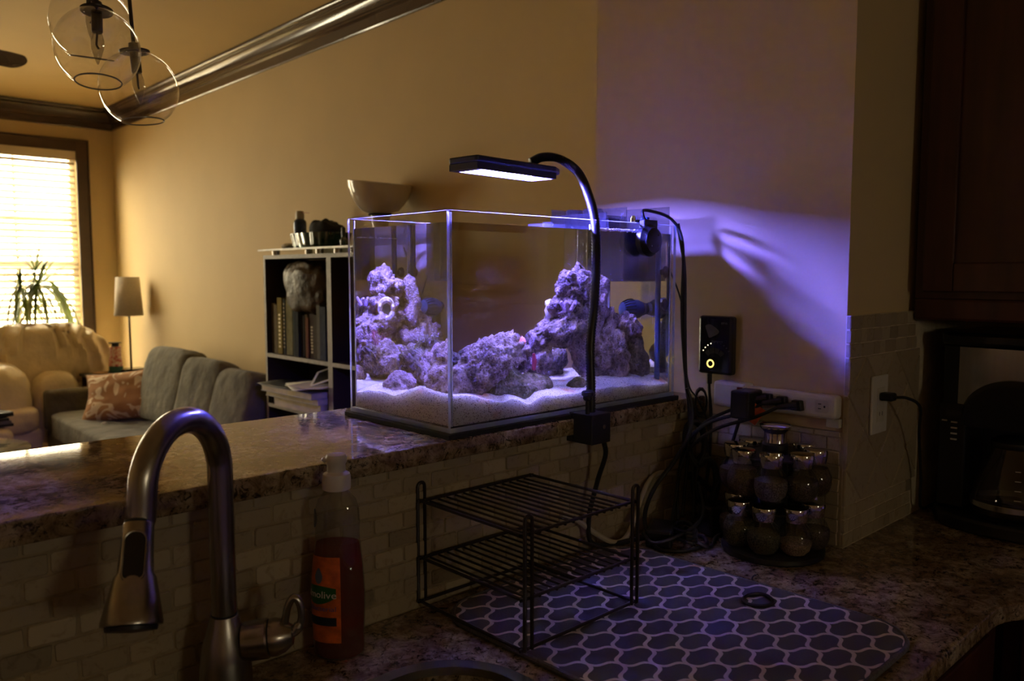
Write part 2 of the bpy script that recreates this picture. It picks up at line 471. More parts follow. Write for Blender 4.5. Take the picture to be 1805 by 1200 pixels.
BM = [brick_mesh(TW - G, ROW - G, .0085, i) for i in range(8)]
BH = [brick_mesh(TW / 2 - G, ROW - G, .0085, 20 + i) for i in range(4)]
rest = MB()
for r in range(9):
    z0 = CT + .001 + r * ROW
    h = min(ROW, BT - .0305 - z0)
    x = X1 - .012 - (TW / 2 if r % 2 else 0)
    first = r % 2
    while x > -1.2:
        w = TW
        if first:
            w = TW / 2; first = 0
            cx = X1 - .012 - TW / 4; me = BH[r % 4]
        else:
            cx = x - TW / 2; me = R.choice(BM); x -= TW
        if cx > .02:
            m = Matrix.Translation((cx, YW, z0 + h / 2)) @ Matrix.Rotation(R.uniform(-.012, .012), 4, 'Y') @ Matrix.Diagonal((R.uniform(.965, 1.0), R.uniform(.85, 1.12), h / ROW * R.uniform(.97, 1.0), 1))
            piece('brick', me, bar_wall, m)
        else:
            rest.box(cx - w / 2 + .001, cx + w / 2 - .001, YW - .0085, YW, z0 + .001, z0 + h - .001)
tag(obj('bricks_outside_the_view', rest, m_tile, bar_wall, smooth=False), kind='stuff').name = 'brick_field'
# lower tiles on the pier, facing the bar
RZ = Matrix.Rotation(-pi / 2, 4, 'Z')
obj('grout_bed', MB().box(X1 - .0072, X1, YP0 - .004, YW - .009, CT, 1.137), m_grout, pier, smooth=False)
for r in range(9):
    z0 = CT + .001 + r * ROW
    h = min(ROW, 1.137 - z0)
    if h < .006: continue
    y = YW - .010; k = 0
    while y > YP0 + .004:
        w = min(TW / 2 if (k == 0 and r % 2) else TW, y - YP0 - .001)
        if w > .008:
            m = Matrix.Translation((X1 - .003, y - w / 2, z0 + h / 2)) @ RZ @ Matrix.Diagonal((w / TW, .8, h / ROW, 1))
            piece('brick', R.choice(BM), pier, m)
        y -= w if w > .008 else 1; k += 1
# tiles on the pier face towards the camera: brick rows, diamonds, brick rows
XS0, XS1, ZS1 = X1 - .006, 1.80, 1.358
obj('grout_bed', MB().box(X1 - .004, XK, YP0 - .0085, YP0, CT, ZS1), m_grout2, pier, smooth=False)
for zz0, rows in ((CT + .001, 3), (ZS1 - 3 * ROW, 3)):
    for r in range(rows):
        x = XS0; k = 0
        while x < XS1:
            w = R.choice((.027, .027, .040, .0535)) if not (k == 0 and r % 2) else .020
            m = Matrix.Translation((x + w / 2, YP0 - .003, zz0 + r * ROW + ROW / 2)) @ Matrix.Diagonal((w / TW, .9, 1, 1))
            piece('brick', R.choice(BM), pier, m); x += w; k += 1
DZ0, DZ1 = CT + .001 + 3 * ROW, ZS1 - 3 * ROW
DG = (DZ1 - DZ0) / 2
for i in range(-1, 9):
    for j in range(-1, 6):
        cx = XS0 + i * DG / 2; cz = DZ0 + j * DG / 2
        if (i + j) % 2: continue
        e = DG / 2 - .0016
        poly = clip_poly([(cx - e, cz), (cx, cz - e), (cx + e, cz), (cx, cz + e)], XS0, 1.83, DZ0 + .001, DZ1 - .001)
        if len(poly) < 3: continue
        mbx = MB(); q = len(poly); mx_, mz_ = sum(p[0] for p in poly) / q, sum(p[1] for p in poly) / q
        fr = [(mx_ + (p[0] - mx_) * .955, mz_ + (p[1] - mz_) * .955) for p in poly]
        mbx.add([(p[0], YP0 - .003, p[1]) for p in poly] + [(p[0], YP0 - .0090, p[1]) for p in poly] + [(p[0], YP0 - .0115, p[1]) for p in fr],
                [tuple(range(2 * q, 3 * q))] + [f for k in range(q) for f in ((k, (k + 1) % q, q + (k + 1) % q, q + k), (q + k, q + (k + 1) % q, 2 * q + (k + 1) % q, 2 * q + k))])
        obj('diamond_tile', mbx, m_tile, pier, smooth=False)

# ================================================================== COUNTERS, SINK, CABINETS
def slab(name, outer, holes, z0, z1, mat, bev=.004):
    cu = bpy.data.curves.new(name, 'CURVE'); cu.dimensions = '2D'; cu.fill_mode = 'BOTH'
    for poly in [outer] + holes:
        sp = cu.splines.new('POLY'); sp.points.add(len(poly) - 1)
        for p, q in zip(sp.points, poly): p.co = (q[0], q[1], 0, 1)
        sp.use_cyclic_u = True
    cu.extrude = (z1 - z0) / 2 - bev; cu.bevel_depth = bev; cu.bevel_resolution = 2; cu.offset = -bev
    t = bpy.data.objects.new(name, cu); C.objects.link(t); bpy.context.view_layer.update()
    me = bpy.data.meshes.new_from_object(t.evaluated_get(bpy.context.evaluated_depsgraph_get()))
    bpy.data.objects.remove(t, do_unlink=True)
    me.transform(Matrix.Translation((0, 0, (z0 + z1) / 2)))
    me.materials.clear(); me.materials.append(mat)
    o = bpy.data.objects.new(name, me); C.objects.link(o); WM[o] = Matrix.Identity(4)
    finish(me, True, 30)
    return o
tag(slab('bar_countertop', [(-1.3, YF), (X1 - .001, YF), (X1 - .001, YBK), (-1.3, YBK)], [], BT - .030, BT, m_granite),
    'raised granite bar top running under the glowing fish tank', 'countertop')
SX0, SX1, SY0, SY1 = .05, .690, .42, .840
r_ = .12; ic = [(1.50 - r_ + r_ * sin(radians(a)), .375 - r_ + r_ * cos(radians(a))) for a in range(0, 91, 9)]
outer = [(-1.3, YW - .0065), (X1 - .0003, YW - .0065), (X1 - .0003, YP0 - .0003), (XK - .0003, YP0 - .0003), (XK - .0003, -1.2), (1.50, -1.2)] + list(reversed(ic)) + [(-1.3, .375)]
tag(slab('kitchen_countertop', outer, [rounded(SX0, SX1, SY0, SY1, .11, 10)], CT - .030, CT, m_granite),
    'dark speckled granite sink counter with a curved inner corner', 'countertop')
# base cabinets
def base_cab(name, label, x0, x1, y0, y1, face, doors):
    t = thing(name, label, 'cabinet', ((x0 + x1) / 2, (y0 + y1) / 2, 0))
    obj('body', MB().box(x0, x1, y0, y1, .10, CT - .032), m_cab, t, smooth=False)
    obj('toe_kick', MB().box(x0 + .04, x1 - .04, y0 + .04, y1 - .04, 0, .10), m_black, t, smooth=False)
    for a, b in doors:
        if face == 'x':
            d = obj('door', MB().box(x0 - .02, x0 - .0005, a, b, .12, CT - .05), m_cab, t, smooth=False, bev=.004)
            obj('knob', MB().ell((x0 - .03, a + .04, .75), .012, .012, .012), m_steel, d)
        else:
            d = obj('door', MB().box(a, b, y0 - .02, y0 - .0005, .12, CT - .05), m_cab, t, smooth=False, bev=.004)
            obj('knob', MB().ell((a + .04, y0 - .03, .75), .012, .012, .012), m_steel, d)
    return t
base_cab('base_cabinet', 'dark cabinet below the counter edge at lower right', 1.53, XK - .002, -1.2, .40, 'x', [(-.6, -.12), (-.11, .37)])
t = thing('sink_cabinet', 'dark cabinet run beneath the sink counter', 'cabinet', (.1, .7, 0))
obj('body', MB().box(-1.3, SX0 - .03, .402, YW - .010, .10, CT - .032).box(SX1 + .03, X1 - .002, .402, YW - .010, .10, CT - .032).box(SX0 - .03, SX1 + .03, .402, .414, .10, CT - .032).box(SX0 - .03, SX1 + .03, .402, YW - .010, .10, .60), m_cab, t, smooth=False)
for a, b in ((-.3, .12), (.13, .55), (.56, .98), (.99, 1.41)):
    obj('door', MB().box(a, b, .385, .4015, .12, CT - .05), m_cab, t, smooth=False, bev=.004)
# sink bowl
t = thing('kitchen_sink', 'stainless steel undermount sink at the bottom edge', 'sink', ((SX0 + SX1) / 2, (SY0 + SY1) / 2, CT - .24))
levels = [(-.012, CT - .0305), (-.012, CT - .0315), (.004, CT - .033), (.006, CT - .05), (.012, CT - .18), (.03, CT - .215), (.07, CT - .228), (.20, CT - .232)]
mb = MB(); loops = [rounded(SX0 + d, SX1 - d, SY0 + d, SY1 - d, max(.012, .11 - max(d, 0) * .3), 10) for d, z in levels]
nn = len(loops[0]); vs = [(p[0], p[1], z) for lp, (d, z) in zip(loops, levels) for p in lp]
fs = [(i * nn + k, i * nn + (k + 1) % nn, (i + 1) * nn + (k + 1) % nn, (i + 1) * nn + k) for i in range(len(levels) - 1) for k in range(nn)]
fs.append(tuple(range((len(levels) - 1) * nn, len(levels) * nn))); mb.add(vs, fs)
obj('bowl', mb, m_inox, t)
rim = MB(); ra, rb = rounded(SX0 + .006, SX1 - .006, SY0 + .006, SY1 - .006, .105, 10), rounded(SX0 - .014, SX1 + .014, SY0 - .014, SY1 + .014, .122, 10); nr = len(ra)
rim.add([(x, y, CT - .008) for x, y in ra] + [(x, y, CT + .0030) for x, y in ra] + [(x, y, CT + .0025) for x, y in rb] + [(x, y, CT + .0003) for x, y in rb],
        [(i * nr + k, i * nr + (k + 1) % nr, (i + 1) * nr + (k + 1) % nr, (i + 1) * nr + k) for i in range(3) for k in range(nr)])
obj('rim', rim, m_inox, t)
obj('drain', MB().lathe([(.0, .004), (.03, .004), (.04, .0), (.042, -.004)], ((SX0 + SX1) / 2, (SY0 + SY1) / 2, CT - .231)), m_chrome, t)

# upper cabinet
XU = 1.785
t = thing('upper_cabinet', 'dark cherry wood upper cabinet above the coffee maker', 'cabinet', (1.95, .1, 1.386))
obj('body', MB().box(XU, XK - .001, -.75, YP0 - .013, 1.386, 2.42), m_cab, t, smooth=False)
obj('light_rail', MB().box(XU - .006, XU + .02, -.75, YP0 - .013, 1.340, 1.3858), m_cab, t, smooth=False, bev=.006)
def panel_door(y0, y1, z0, z1):
    w = .058
    d = obj('door', MB().box(XU - .012, XU - .0005, y0, y1, z0, z1), m_cab, t, smooth=False, bev=.002)
    for a, b, c, e in ((y0, y0 + w, z0, z1), (y1 - w, y1, z0, z1), (y0 + w, y1 - w, z0, z0 + w), (y0 + w, y1 - w, z1 - w, z1)):
        obj('door_frame', MB().box(XU - .024, XU - .0121, a, b, c, e), m_cab, d, smooth=False, bev=.003)
for a, b in ((.225, .640), (-.20, .215), (-.625, -.21)): panel_door(a, b, 1.40, 2.40)

# ================================================================== AQUARIUM
TX0, TX1, TY0, TY1, TZ0, TZ1, GT = .800, 1.400, .995, 1.290, 1.182, 1.536, .006
WZ = 1.518                               # water level
tag(obj('foam_mat', MB().box(TX0 - .010, TX1 + .006, TY0 - .009, TY1 + .006, BT + .0002, TZ0), m_foam, smooth=False, bev=.001),
    'thin black foam mat under the fish tank', 'mat')
def edge_mat():
    m, nt, out = newmat('glass edge'); N, L = nt.nodes.new, nt.links.new
    t = N('ShaderNodeBsdfTranslucent'); t.inputs[0].default_value = (.80, .88, 1.0, 1)
    g = N('ShaderNodeBsdfGlossy'); g.inputs['Roughness'].default_value = .08; g.inputs[0].default_value = (.9, .95, 1, 1)
    d = N('ShaderNodeBsdfDiffuse'); d.inputs[0].default_value = (.5, .65, .85, 1)
    a = N('ShaderNodeMixShader'); a.inputs[0].default_value = .12; L(t.outputs[0], a.inputs[1]); L(d.outputs[0], a.inputs[2])
    nz = N('ShaderNodeTexNoise'); nz.inputs['Scale'].default_value = 60
    mr = N('ShaderNodeMapRange'); mr.inputs[3].default_value = .05; mr.inputs[4].default_value = .12; L(nz.outputs['Fac'], mr.inputs[0])
    x = N('ShaderNodeMixShader'); L(mr.outputs[0], x.inputs[0]); L(a.outputs[0], x.inputs[1]); L(g.outputs[0], x.inputs[2])
    L(x.outputs[0], out.inputs[0]); return m
m_edge = edge_mat()
m_pane = clear('aquarium pane', (.975, .985, .99), f0=.042)
m_film2 = clear('thin algae film', (.96, .97, .96), f0=.0, haze=.045, hazecol=(.42, .40, .36))
tank = thing('aquarium', 'rimless glass fish tank glowing violet on the bar', 'aquarium', (TX0, TY0, TZ0))
def pane(name, x0, x1, y0, y1, z0, z1, thin, edges, gm=None):
    mb = MB().box(x0, x1, y0, y1, z0, z1)
    ids = {'-z': 0, '+z': 1, '-y': 2, '+y': 3, '-x': 4, '+x': 5}
    for e in edges: mb.mi[ids[e]] = 1
    return obj(name, mb, [gm or m_pane, m_edge], tank, smooth=False)
ZB = TZ0 + .008
IX0_, IX1_, IY0_, IY1_ = TX0 + GT + .0006, TX1 - GT - .0006, TY0 + GT + .0006, TY1 - GT - .0006
pane('base_pane', TX0, TX1, TY0, TY1, TZ0 + .0002, ZB, 'z', ['-x', '+x', '-y', '+y'])
pane('front_pane', TX0, TX1, TY0, TY0 + GT, ZB, TZ1, 'y', ['-x', '+x', '+z'])
pane('rear_pane', TX0, TX1, TY1 - GT, TY1, ZB, TZ1, 'y', ['-x', '+x', '+z'], clear('rear aquarium pane', (.96, .97, .98), f0=0))
obj('algae_film', MB().box(IX1_ - .0012, IX1_ - .0006, IY0_ + .0006, IY1_ - .0016, ZB + .002, WZ - .002), m_film2, tank, smooth=False)
pane('end_pane', TX0, TX0 + GT, TY0 + GT, TY1 - GT, ZB, TZ1, 'x', ['+z'])
pane('end_pane', TX1 - GT, TX1, TY0 + GT, TY1 - GT, ZB, TZ1, 'x', ['+z'])
# milky silicone seams inside the corners, in the water
m_sil = pm('milky silicone', (.80, .84, .90), .35, var=.08, vs=80, sss=.3)
for x, y, sx, sy in ((TX0 + GT, TY0 + GT, 1, 1), (TX0 + GT, TY1 - GT, 1, -1), (TX1 - GT, TY1 - GT, -1, -1), (TX1 - GT, TY0 + GT, -1, 1)):
    x += sx * .0012; y += sy * .0012
    obj('silicone_seam', MB().prism([(x, y), (x + sx * .0035, y), (x + sx * .0012, y + sy * .0012), (x, y + sy * .0035)], ZB + .001, TZ1 - .003), m_sil, tank, smooth=False)
mb = MB()
rq = random.Random(5)
for a0, a1, yy in ((1.165, 1.345, TY0 + GT + .0022),):
    for k in range(60):
        xx = a0 + (a1 - a0) * k / 59
        mb.ell((xx, yy + rq.uniform(-.0002, .0018), WZ + .0018 + rq.uniform(-.0006, .0012)), .0030, .0020 + rq.uniform(0, .0008), .0020 + rq.uniform(0, .0014), 8, 5)
obj('salt_crust', mb, pm('white salt crust', (.82, .82, .84), .8, var=.1, vs=300), tank)
# water: sides bend light, the surface passes lamp light down and mirrors from below
def water_side():
    m, nt, out = newmat('sea water'); N, L = nt.nodes.new, nt.links.new
    g = N('ShaderNodeBsdfGlass'); g.inputs['IOR'].default_value = 1.33; g.inputs['Roughness'].default_value = 0; g.inputs['Color'].default_value = (.965, .975, 1, 1)
    L(g.outputs[0], out.inputs[0]); return m
def water_top():
    m, nt, out = newmat('sea water surface'); N, L = nt.nodes.new, nt.links.new
    fr = N('ShaderNodeFresnel'); fr.inputs['IOR'].default_value = 1.33
    t = N('ShaderNodeBsdfTransparent'); g = N('ShaderNodeBsdfGlossy'); g.inputs['Roughness'].default_value = .02
    g.inputs[0].default_value = (1, 1, 1, 1)
    tc = N('ShaderNodeTexCoord'); nz = N('ShaderNodeTexNoise'); nz.inputs['Scale'].default_value = 22; nz.inputs['Detail'].default_value = 3
    L(tc.outputs['Object'], nz.inputs['Vector'])
    bp = N('ShaderNodeBump'); bp.inputs['Strength'].default_value = .25; bp.inputs['Distance'].default_value = .002
    L(nz.outputs['Fac'], bp.inputs['Height']); L(bp.outputs[0], g.inputs['Normal'])
    x = N('ShaderNodeMixShader'); L(fr.outputs[0], x.inputs[0]); L(t.outputs[0], x.inputs[1]); L(g.outputs[0], x.inputs[2])
    L(x.outputs[0], out.inputs[0]); return m
e = .0006
IX0, IX1, IY0, IY1 = TX0 + GT + e, TX1 - GT - e, TY0 + GT + e, TY1 - GT - e
mb = MB().box(IX0, IX1, IY0, IY1, ZB + .0005, WZ); mb.mi[1] = 1
tag(obj('tank_water', mb, [water_side(), water_top()], smooth=False), 'clear sea water filling the fish tank', 'water')

# sand
def lerp_tab(tab, q):
    if q <= tab[0][0]: return tab[0][1]
    for (a, va), (b, vb) in zip(tab, tab[1:]):
        if q <= b: return va + (vb - va) * (q - a) / (b - a)
    return tab[-1][1]
ft = [(800, 700), (814, 696), (837, 699), (882, 710), (905, 706), (933, 712), (961, 699), (1007, 696), (1052, 688), (1086, 682), (1120, 681), (1177, 678)]
FT = [(AY(a, b, 1.001).x, AY(a, b, 1.001).z) for a, b in ft]
lt = [(786, 695), (759, 687), (741, 678), (720, 688), (696, 697), (675, 693), (648, 688), (621, 694)]
LT = [(AX(a, b, .806).y, AX(a, b, .806).z) for a, b in lt]
def sand_h(x, y):
    f = lerp_tab(FT, x); l = lerp_tab(LT, y)
    df, dl = y - IY0 + .004, x - IX0 + .004
    wf, wl = 1 / df ** 1.2, 1 / dl ** 1.2
    wi = 1 / .05 ** 1.2
    base = 1.236 + .012 * noise.noise(Vector((x * 9, y * 9, 3.1)))
    h = (f * wf + l * wl + base * wi) / (wf + wl + wi)
    h += .0035 * noise.noise(Vector((x * 28, y * 28, 1))) + .0012 * noise.noise(Vector((x * 90, y * 90, 5))) + .0006 * noise.noise(Vector((x * 260, y * 260, 5)))
    return h
nx, ny = 170, 80
SXA, SXB, SYA, SYB = IX0 + e, IX1 - e, IY0 + e, IY1 - e
mb = MB().grid(lambda u, v: (SXA + (SXB - SXA) * u, SYA + (SYB - SYA) * v, sand_h(SXA + (SXB - SXA) * u, SYA + (SYB - SYA) * v)), nx, ny)
def skirt(idx):
    top = [mb.v[i] for i in idx]; k = len(top)
    mb.add([p.copy() for p in top] + [Vector((p.x, p.y, ZB + .0012)) for p in top], [(i, i + 1, k + i + 1, k + i) for i in range(k - 1)])
W1 = nx + 1
skirt(list(range(W1))); skirt(list(range(ny * W1, (ny + 1) * W1))); skirt([j * W1 for j in range(ny + 1)]); skirt([j * W1 + nx for j in range(ny + 1)])
def sandmat():
    m, nt, out = newmat('aragonite sand'); N, L = nt.nodes.new, nt.links.new
    b = N('ShaderNodeBsdfPrincipled'); L(b.outputs[0], out.inputs[0]); b.inputs['Roughness'].default_value = .95
    b.inputs['Subsurface Weight'].default_value = .8; b.inputs['Subsurface Radius'].default_value = (.040, .040, .040); b.inputs['Subsurface Scale'].default_value = 1.0
    tc = N('ShaderNodeTexCoord')
    v = N('ShaderNodeTexVoronoi'); v.inputs['Scale'].default_value = 750; L(tc.outputs['Object'], v.inputs['Vector'])
    r = N('ShaderNodeValToRGB'); el = r.color_ramp.elements
    el[0].position, el[0].color = 0, (.12, .09, .07, 1); el[1].position, el[1].color = 1, (.80, .75, .67, 1)
    q = el.new(.10); q.color = (.25, .20, .16, 1); q = el.new(.16); q.color = (.70, .65, .57, 1)
    sx = N('ShaderNodeSeparateColor'); L(v.outputs['Color'], sx.inputs[0]); L(sx.outputs[0], r.inputs[0])
    nz = N('ShaderNodeTexNoise'); nz.inputs['Scale'].default_value = 13; nz.inputs['Detail'].default_value = 3; L(tc.outputs['Object'], nz.inputs['Vector'])
    r2 = N('ShaderNodeValToRGB'); r2.color_ramp.elements[0].position = .60; r2.color_ramp.elements[0].color = (1, 1, 1, 1)
    r2.color_ramp.elements[1].position = .72; r2.color_ramp.elements[1].color = (.95, .55, .32, 1); L(nz.outputs['Fac'], r2.inputs[0])
    mx = N('ShaderNodeMix'); mx.data_type = 'RGBA'; mx.blend_type = 'MULTIPLY'; mx.inputs[0].default_value = 1
    L(r.outputs[0], mx.inputs[6]); L(r2.outputs[0], mx.inputs[7]); L(mx.outputs[2], b.inputs['Base Color'])
    bp = N('ShaderNodeBump'); bp.inputs['Strength'].default_value = .5; bp.inputs['Distance'].default_value = .0012
    L(v.outputs['Distance'], bp.inputs['Height']); L(bp.outputs[0], b.inputs['Normal'])
    return m
tag(obj('sand_bed', mb, sandmat()), 'pale rippled sand bed at the bottom of the tank', 'sand', kind='stuff')

# live rock
def rockmat(name, cols, green=0):
    m, nt, out = newmat(name); N, L = nt.nodes.new, nt.links.new
    b = N('ShaderNodeBsdfPrincipled'); L(b.outputs[0], out.inputs[0]); b.inputs['Roughness'].default_value = .9; b.inputs['Specular IOR Level'].default_value = .2
    tc = N('ShaderNodeTexCoord')
    nz = N('ShaderNodeTexNoise'); nz.inputs['Scale'].default_value = 34; nz.inputs['Detail'].default_value = 9; nz.inputs['Roughness'].default_value = .72; L(tc.outputs['Object'], nz.inputs['Vector'])
    r = N('ShaderNodeValToRGB'); el = r.color_ramp.elements
    el[0].position, el[0].color = .30, c4(cols[0]); el[1].position, el[1].color = .74, c4(cols[-1])
    for i, c in enumerate(cols[1:-1]): el.new(.30 + .44 * (i + 1) / (len(cols) - 1)).color = c4(c)
    L(nz.outputs['Fac'], r.inputs[0])
    v = N('ShaderNodeTexVoronoi'); v.inputs['Scale'].default_value = 210; L(tc.outputs['Object'], v.inputs['Vector'])
    r2 = N('ShaderNodeValToRGB'); r2.color_ramp.elements[0].position = .12; r2.color_ramp.elements[0].color = (.22, .18, .2, 1)  # crevice shade painted into the colour as darkened pits
    r2.color_ramp.elements[1].position = .35; r2.color_ramp.elements[1].color = (1, 1, 1, 1); L(v.outputs['Distance'], r2.inputs[0])
    mx = N('ShaderNodeMix'); mx.data_type = 'RGBA'; mx.blend_type = 'MULTIPLY'; mx.inputs[0].default_value = .92
    L(r.outputs[0], mx.inputs[6]); L(r2.outputs[0], mx.inputs[7]); L(mx.outputs[2], b.inputs['Base Color'])
    n3 = N('ShaderNodeTexNoise'); n3.inputs['Scale'].default_value = 160; n3.inputs['Detail'].default_value = 8; n3.inputs['Roughness'].default_value = .75; L(tc.outputs['Object'], n3.inputs['Vector'])
    ad = N('ShaderNodeMath'); ad.operation = 'ADD'; L(n3.outputs['Fac'], ad.inputs[0]); L(v.outputs['Distance'], ad.inputs[1])
    bp = N('ShaderNodeBump'); bp.inputs['Strength'].default_value = .9; bp.inputs['Distance'].default_value = .0035
    L(ad.outputs[0], bp.inputs['Height']); L(bp.outputs[0], b.inputs['Normal'])
    return m
m_rock = rockmat('mauve live rock', [(.035, .025, .03), (.20, .15, .15), (.42, .32, .32), (.66, .58, .52)])
m_rock2 = rockmat('knobbly pale coral rock', [(.05, .03, .02), (.26, .19, .15), (.50, .40, .36), (.76, .68, .60)])
m_algae = rockmat('algae covered rock', [(.03, .04, .010), (.09, .09, .025), (.20, .16, .09), (.42, .35, .26)])
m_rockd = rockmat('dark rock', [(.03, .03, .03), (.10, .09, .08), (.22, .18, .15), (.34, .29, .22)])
def rock(name, label, c, rad, seed, mat=None, rot=(0, 0, 0), knob=0, amp=.30, fine=.10, sub=5, group=None, parent=None, hole=None):
    bm = bmesh.new(); bmesh.ops.create_icosphere(bm, subdivisions=sub, radius=1)
    rm = (Matrix.Rotation(rot[2], 3, 'Z') @ Matrix.Rotation(rot[1], 3, 'Y') @ Matrix.Rotation(rot[0], 3, 'X'))
    off = Vector((seed * 7.31, seed * 3.7, seed * 1.9)); ra = Vector(rad); k0 = 1 / max(rad); av = sum(rad) / 3
    for v in bm.verts:
        d = v.co.normalized(); p = Vector((d.x * ra.x, d.y * ra.y, d.z * ra.z))
        q = p * k0
        s = 1 + amp * noise.noise(q * 1.3 + off) + amp * .65 * noise.noise(q * 2.7 + off)
        rd = 1 - abs(noise.noise(p * 75 + off)) * 2
        s += fine * (rd - .5) * .7 + fine * .9 * noise.noise(p * 55 + off) + fine * .6 * noise.noise(p * 150 + off)
        if knob:
            f = noise.voronoi(p * knob + off)[0]
            s += .30 * (0.50 - f[0]) + .06 * (noise.noise(p * 190 + off))
        else:
            f = noise.voronoi(p * 62 + off)[0]
            if f[0] < .24: s -= (.24 - f[0]) * .45
        v.co = rm @ (p * s)
    me = bpy.data.meshes.new(name); bm.to_mesh(me); bm.free(); me.materials.append(mat or m_rock); me.shade_smooth()
    o = bpy.data.objects.new(name, me); C.objects.link(o)
    if parent is None:
        o.location = c; WM[o] = Matrix.Translation(c); tag(o, label, 'rock', group)
    else:
        o.parent = parent; o.location = Vector(c) - WM[parent].translation; WM[o] = Matrix.Translation(c)
    return o
G_ = 'live rocks in the tank'
rock('live_rock', 'knobbly pale rock lying near the tank corner', (.925, 1.080, 1.278), (.100, .050, .040), 1, m_rock2, (0, -.46, .1), knob=60, group=G_, amp=.22)
rock('live_rock', 'low green algae covered rock lying at the front of the sand', (.990, 1.062, 1.226), (.104, .034, .040), 2, m_algae, (0, .12, .1), fine=.05, group=G_)
arch = rock('live_rock', 'large mauve rock right of the cave in the tall pile', (1.262, 1.120, 1.272), (.076, .062, .080), 3, rot=(0, .1, .3), group=G_, amp=.4, fine=.16)
rock('live_rock', 'narrow upright rock forming the left leg of the cave', (1.060, 1.105, 1.268), (.030, .040, .062), 4, rot=(0, .25, 0), group=G_, amp=.42, fine=.16)
rock('live_rock', 'long rock bridging the top of the cave', (1.125, 1.102, 1.330), (.080, .044, .026), 5, rot=(0, -.22, .1), group=G_, amp=.40, fine=.18)
rock('live_rock', 'rock coloured dark as shade at the back of the cave', (1.165, 1.232, 1.262), (.060, .034, .052), 6, m_rockd, group=G_, amp=.35)  # dark rock colour stands in for the shade inside the cave
rock('live_rock', 'stacked middle rock carrying the finger coral', (1.152, 1.104, 1.366), (.045, .040, .026), 7, rot=(.2, .2, 0), group=G_, amp=.42, fine=.18)
tower = rock('live_rock', 'topmost jagged rock of the tall pile', (1.166, 1.094, 1.408), (.043, .040, .038), 8, rot=(.2, -.3, 0), group=G_, amp=.45, fine=.2)
rock('live_rock', 'pointed spire rock behind the gooseneck lamp', (1.238, 1.120, 1.362), (.030, .034, .066), 9, rot=(0, .18, 0), group=G_, amp=.35)
rock('live_rock', 'small rock shelf reaching out below the blue pump', (1.312, 1.085, 1.325), (.036, .034, .026), 10, group=G_, amp=.45, fine=.18)
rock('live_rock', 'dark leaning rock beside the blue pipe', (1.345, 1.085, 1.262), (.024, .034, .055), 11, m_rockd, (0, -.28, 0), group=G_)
rock('live_rock', 'small rock between the knobbly rock and the cave', (1.022, 1.120, 1.285), (.030, .030, .030), 12, group=G_, amp=.45, fine=.2)
rock('live_rock', 'flat mauve slab half buried behind the left pane', (.880, 1.200, 1.234), (.052, .034, .024), 13, rot=(0, -.2, .3), group=G_)
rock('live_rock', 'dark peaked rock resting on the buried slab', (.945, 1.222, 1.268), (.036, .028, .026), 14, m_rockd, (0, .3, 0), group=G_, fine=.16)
rock('live_rock', 'broad rock low in the back of the tank', (1.040, 1.215, 1.250), (.060, .042, .045), 15, group=G_, amp=.4)
rock('live_rock', 'rubble piece on the sand beside the gooseneck', (1.135, 1.045, 1.224), (.022, .020, .018), 16, m_algae, group=G_, sub=4)
# barnacle ring on the pile
t = thing('barnacle_shell', 'round pale shell ring stuck to the rock pile', 'shell', (1.118, 1.150, 1.366), mat4=Matrix.Translation((1.121, 1.139, 1.362)) @ Vector((-.78, .62, .05)).to_track_quat('Z', 'Y').to_matrix().to_4x4())
m_shell = pm('pale shell', (.66, .58, .50), .7, var=.25, vs=160, bump=.6, bs=300)
obj('rim', MB().lathe([(.009, -.004), (.013, .006), (.016, .010), (.0215, .009), (.0235, .003), (.022, -.010), (.009, -.010)], seg=28, sy=1.12).warp(lambda v: v + Vector((0, 0, .002 * sin(7 * atan2(v.y, v.x))))), m_shell, t, local=True)
obj('plate', MB().lathe([(0, -.002), (.007, -.001), (.0135, .002)], seg=20, sy=1.12), pm('dark shell plate', (.12, .12, .10), .6, var=.5, vs=120), t, local=True)
# finger coral and small life
t = thing('finger_coral', 'stubby purple finger coral on the stacked rocks', 'coral', (1.120, 1.062, 1.372))
m_coral = pm('purple coral', (.42, .30, .48), .7, var=.35, vs=200, bump=.8, bs=500)
rr = random.Random(3)
for k in range(9):
    a = rr.uniform(0, 6.28); tl = rr.uniform(.012, .024); ln = Vector((cos(a) * .7, sin(a) * .5 - .2, 1)).normalized()
    b0 = Vector((1.120 + .009 * cos(a), 1.062 + .007 * sin(a), 1.368))
    obj('branch', MB().tube([b0, b0 + ln * tl * .5, b0 + ln * tl * .9, b0 + ln * tl], [.0042, .0046, .0042, .0018], 8), m_coral, t)
t = thing('red_gorgonian', 'tiny reddish branching coral low on the rocks', 'coral', (1.075, 1.150, 1.29))
m_red = pm('reddish coral', (.50, .16, .18), .7, var=.3, vs=300)
for k in range(14):
    a = rr.uniform(0, 6.28); b0 = Vector((1.068 + .01 * cos(a), 1.152 + .008 * sin(a), 1.290)); tip = b0 + Vector((cos(a) * .012 - .012, sin(a) * .008 + .010, rr.uniform(.015, .032)))
    obj('branch', MB().tube(cr([b0, (b0 + tip) / 2 + Vector((.002, 0, .003)), tip], 3), .0011, 5), m_red, t)
tag(obj('snail', MB().lathe([(.007, 0), (.0085, .003), (.007, .008), (.003, .012), (0, .0135)], (1.005, 1.068, 1.311), 16), pm('orange shell', (.85, .30, .16), .5, var=.2, vs=200)), 'small orange snail on the rock beside the cave', 'snail')
tag(obj('red_sponge', MB().tube([(1.030, 1.062, 1.262), (1.031, 1.060, 1.278), (1.029, 1.060, 1.292)], [.004, .0055, .003], 8), pm('dark red sponge', (.32, .02, .05), .7)), 'dark red sponge stub between the rocks', 'sponge')

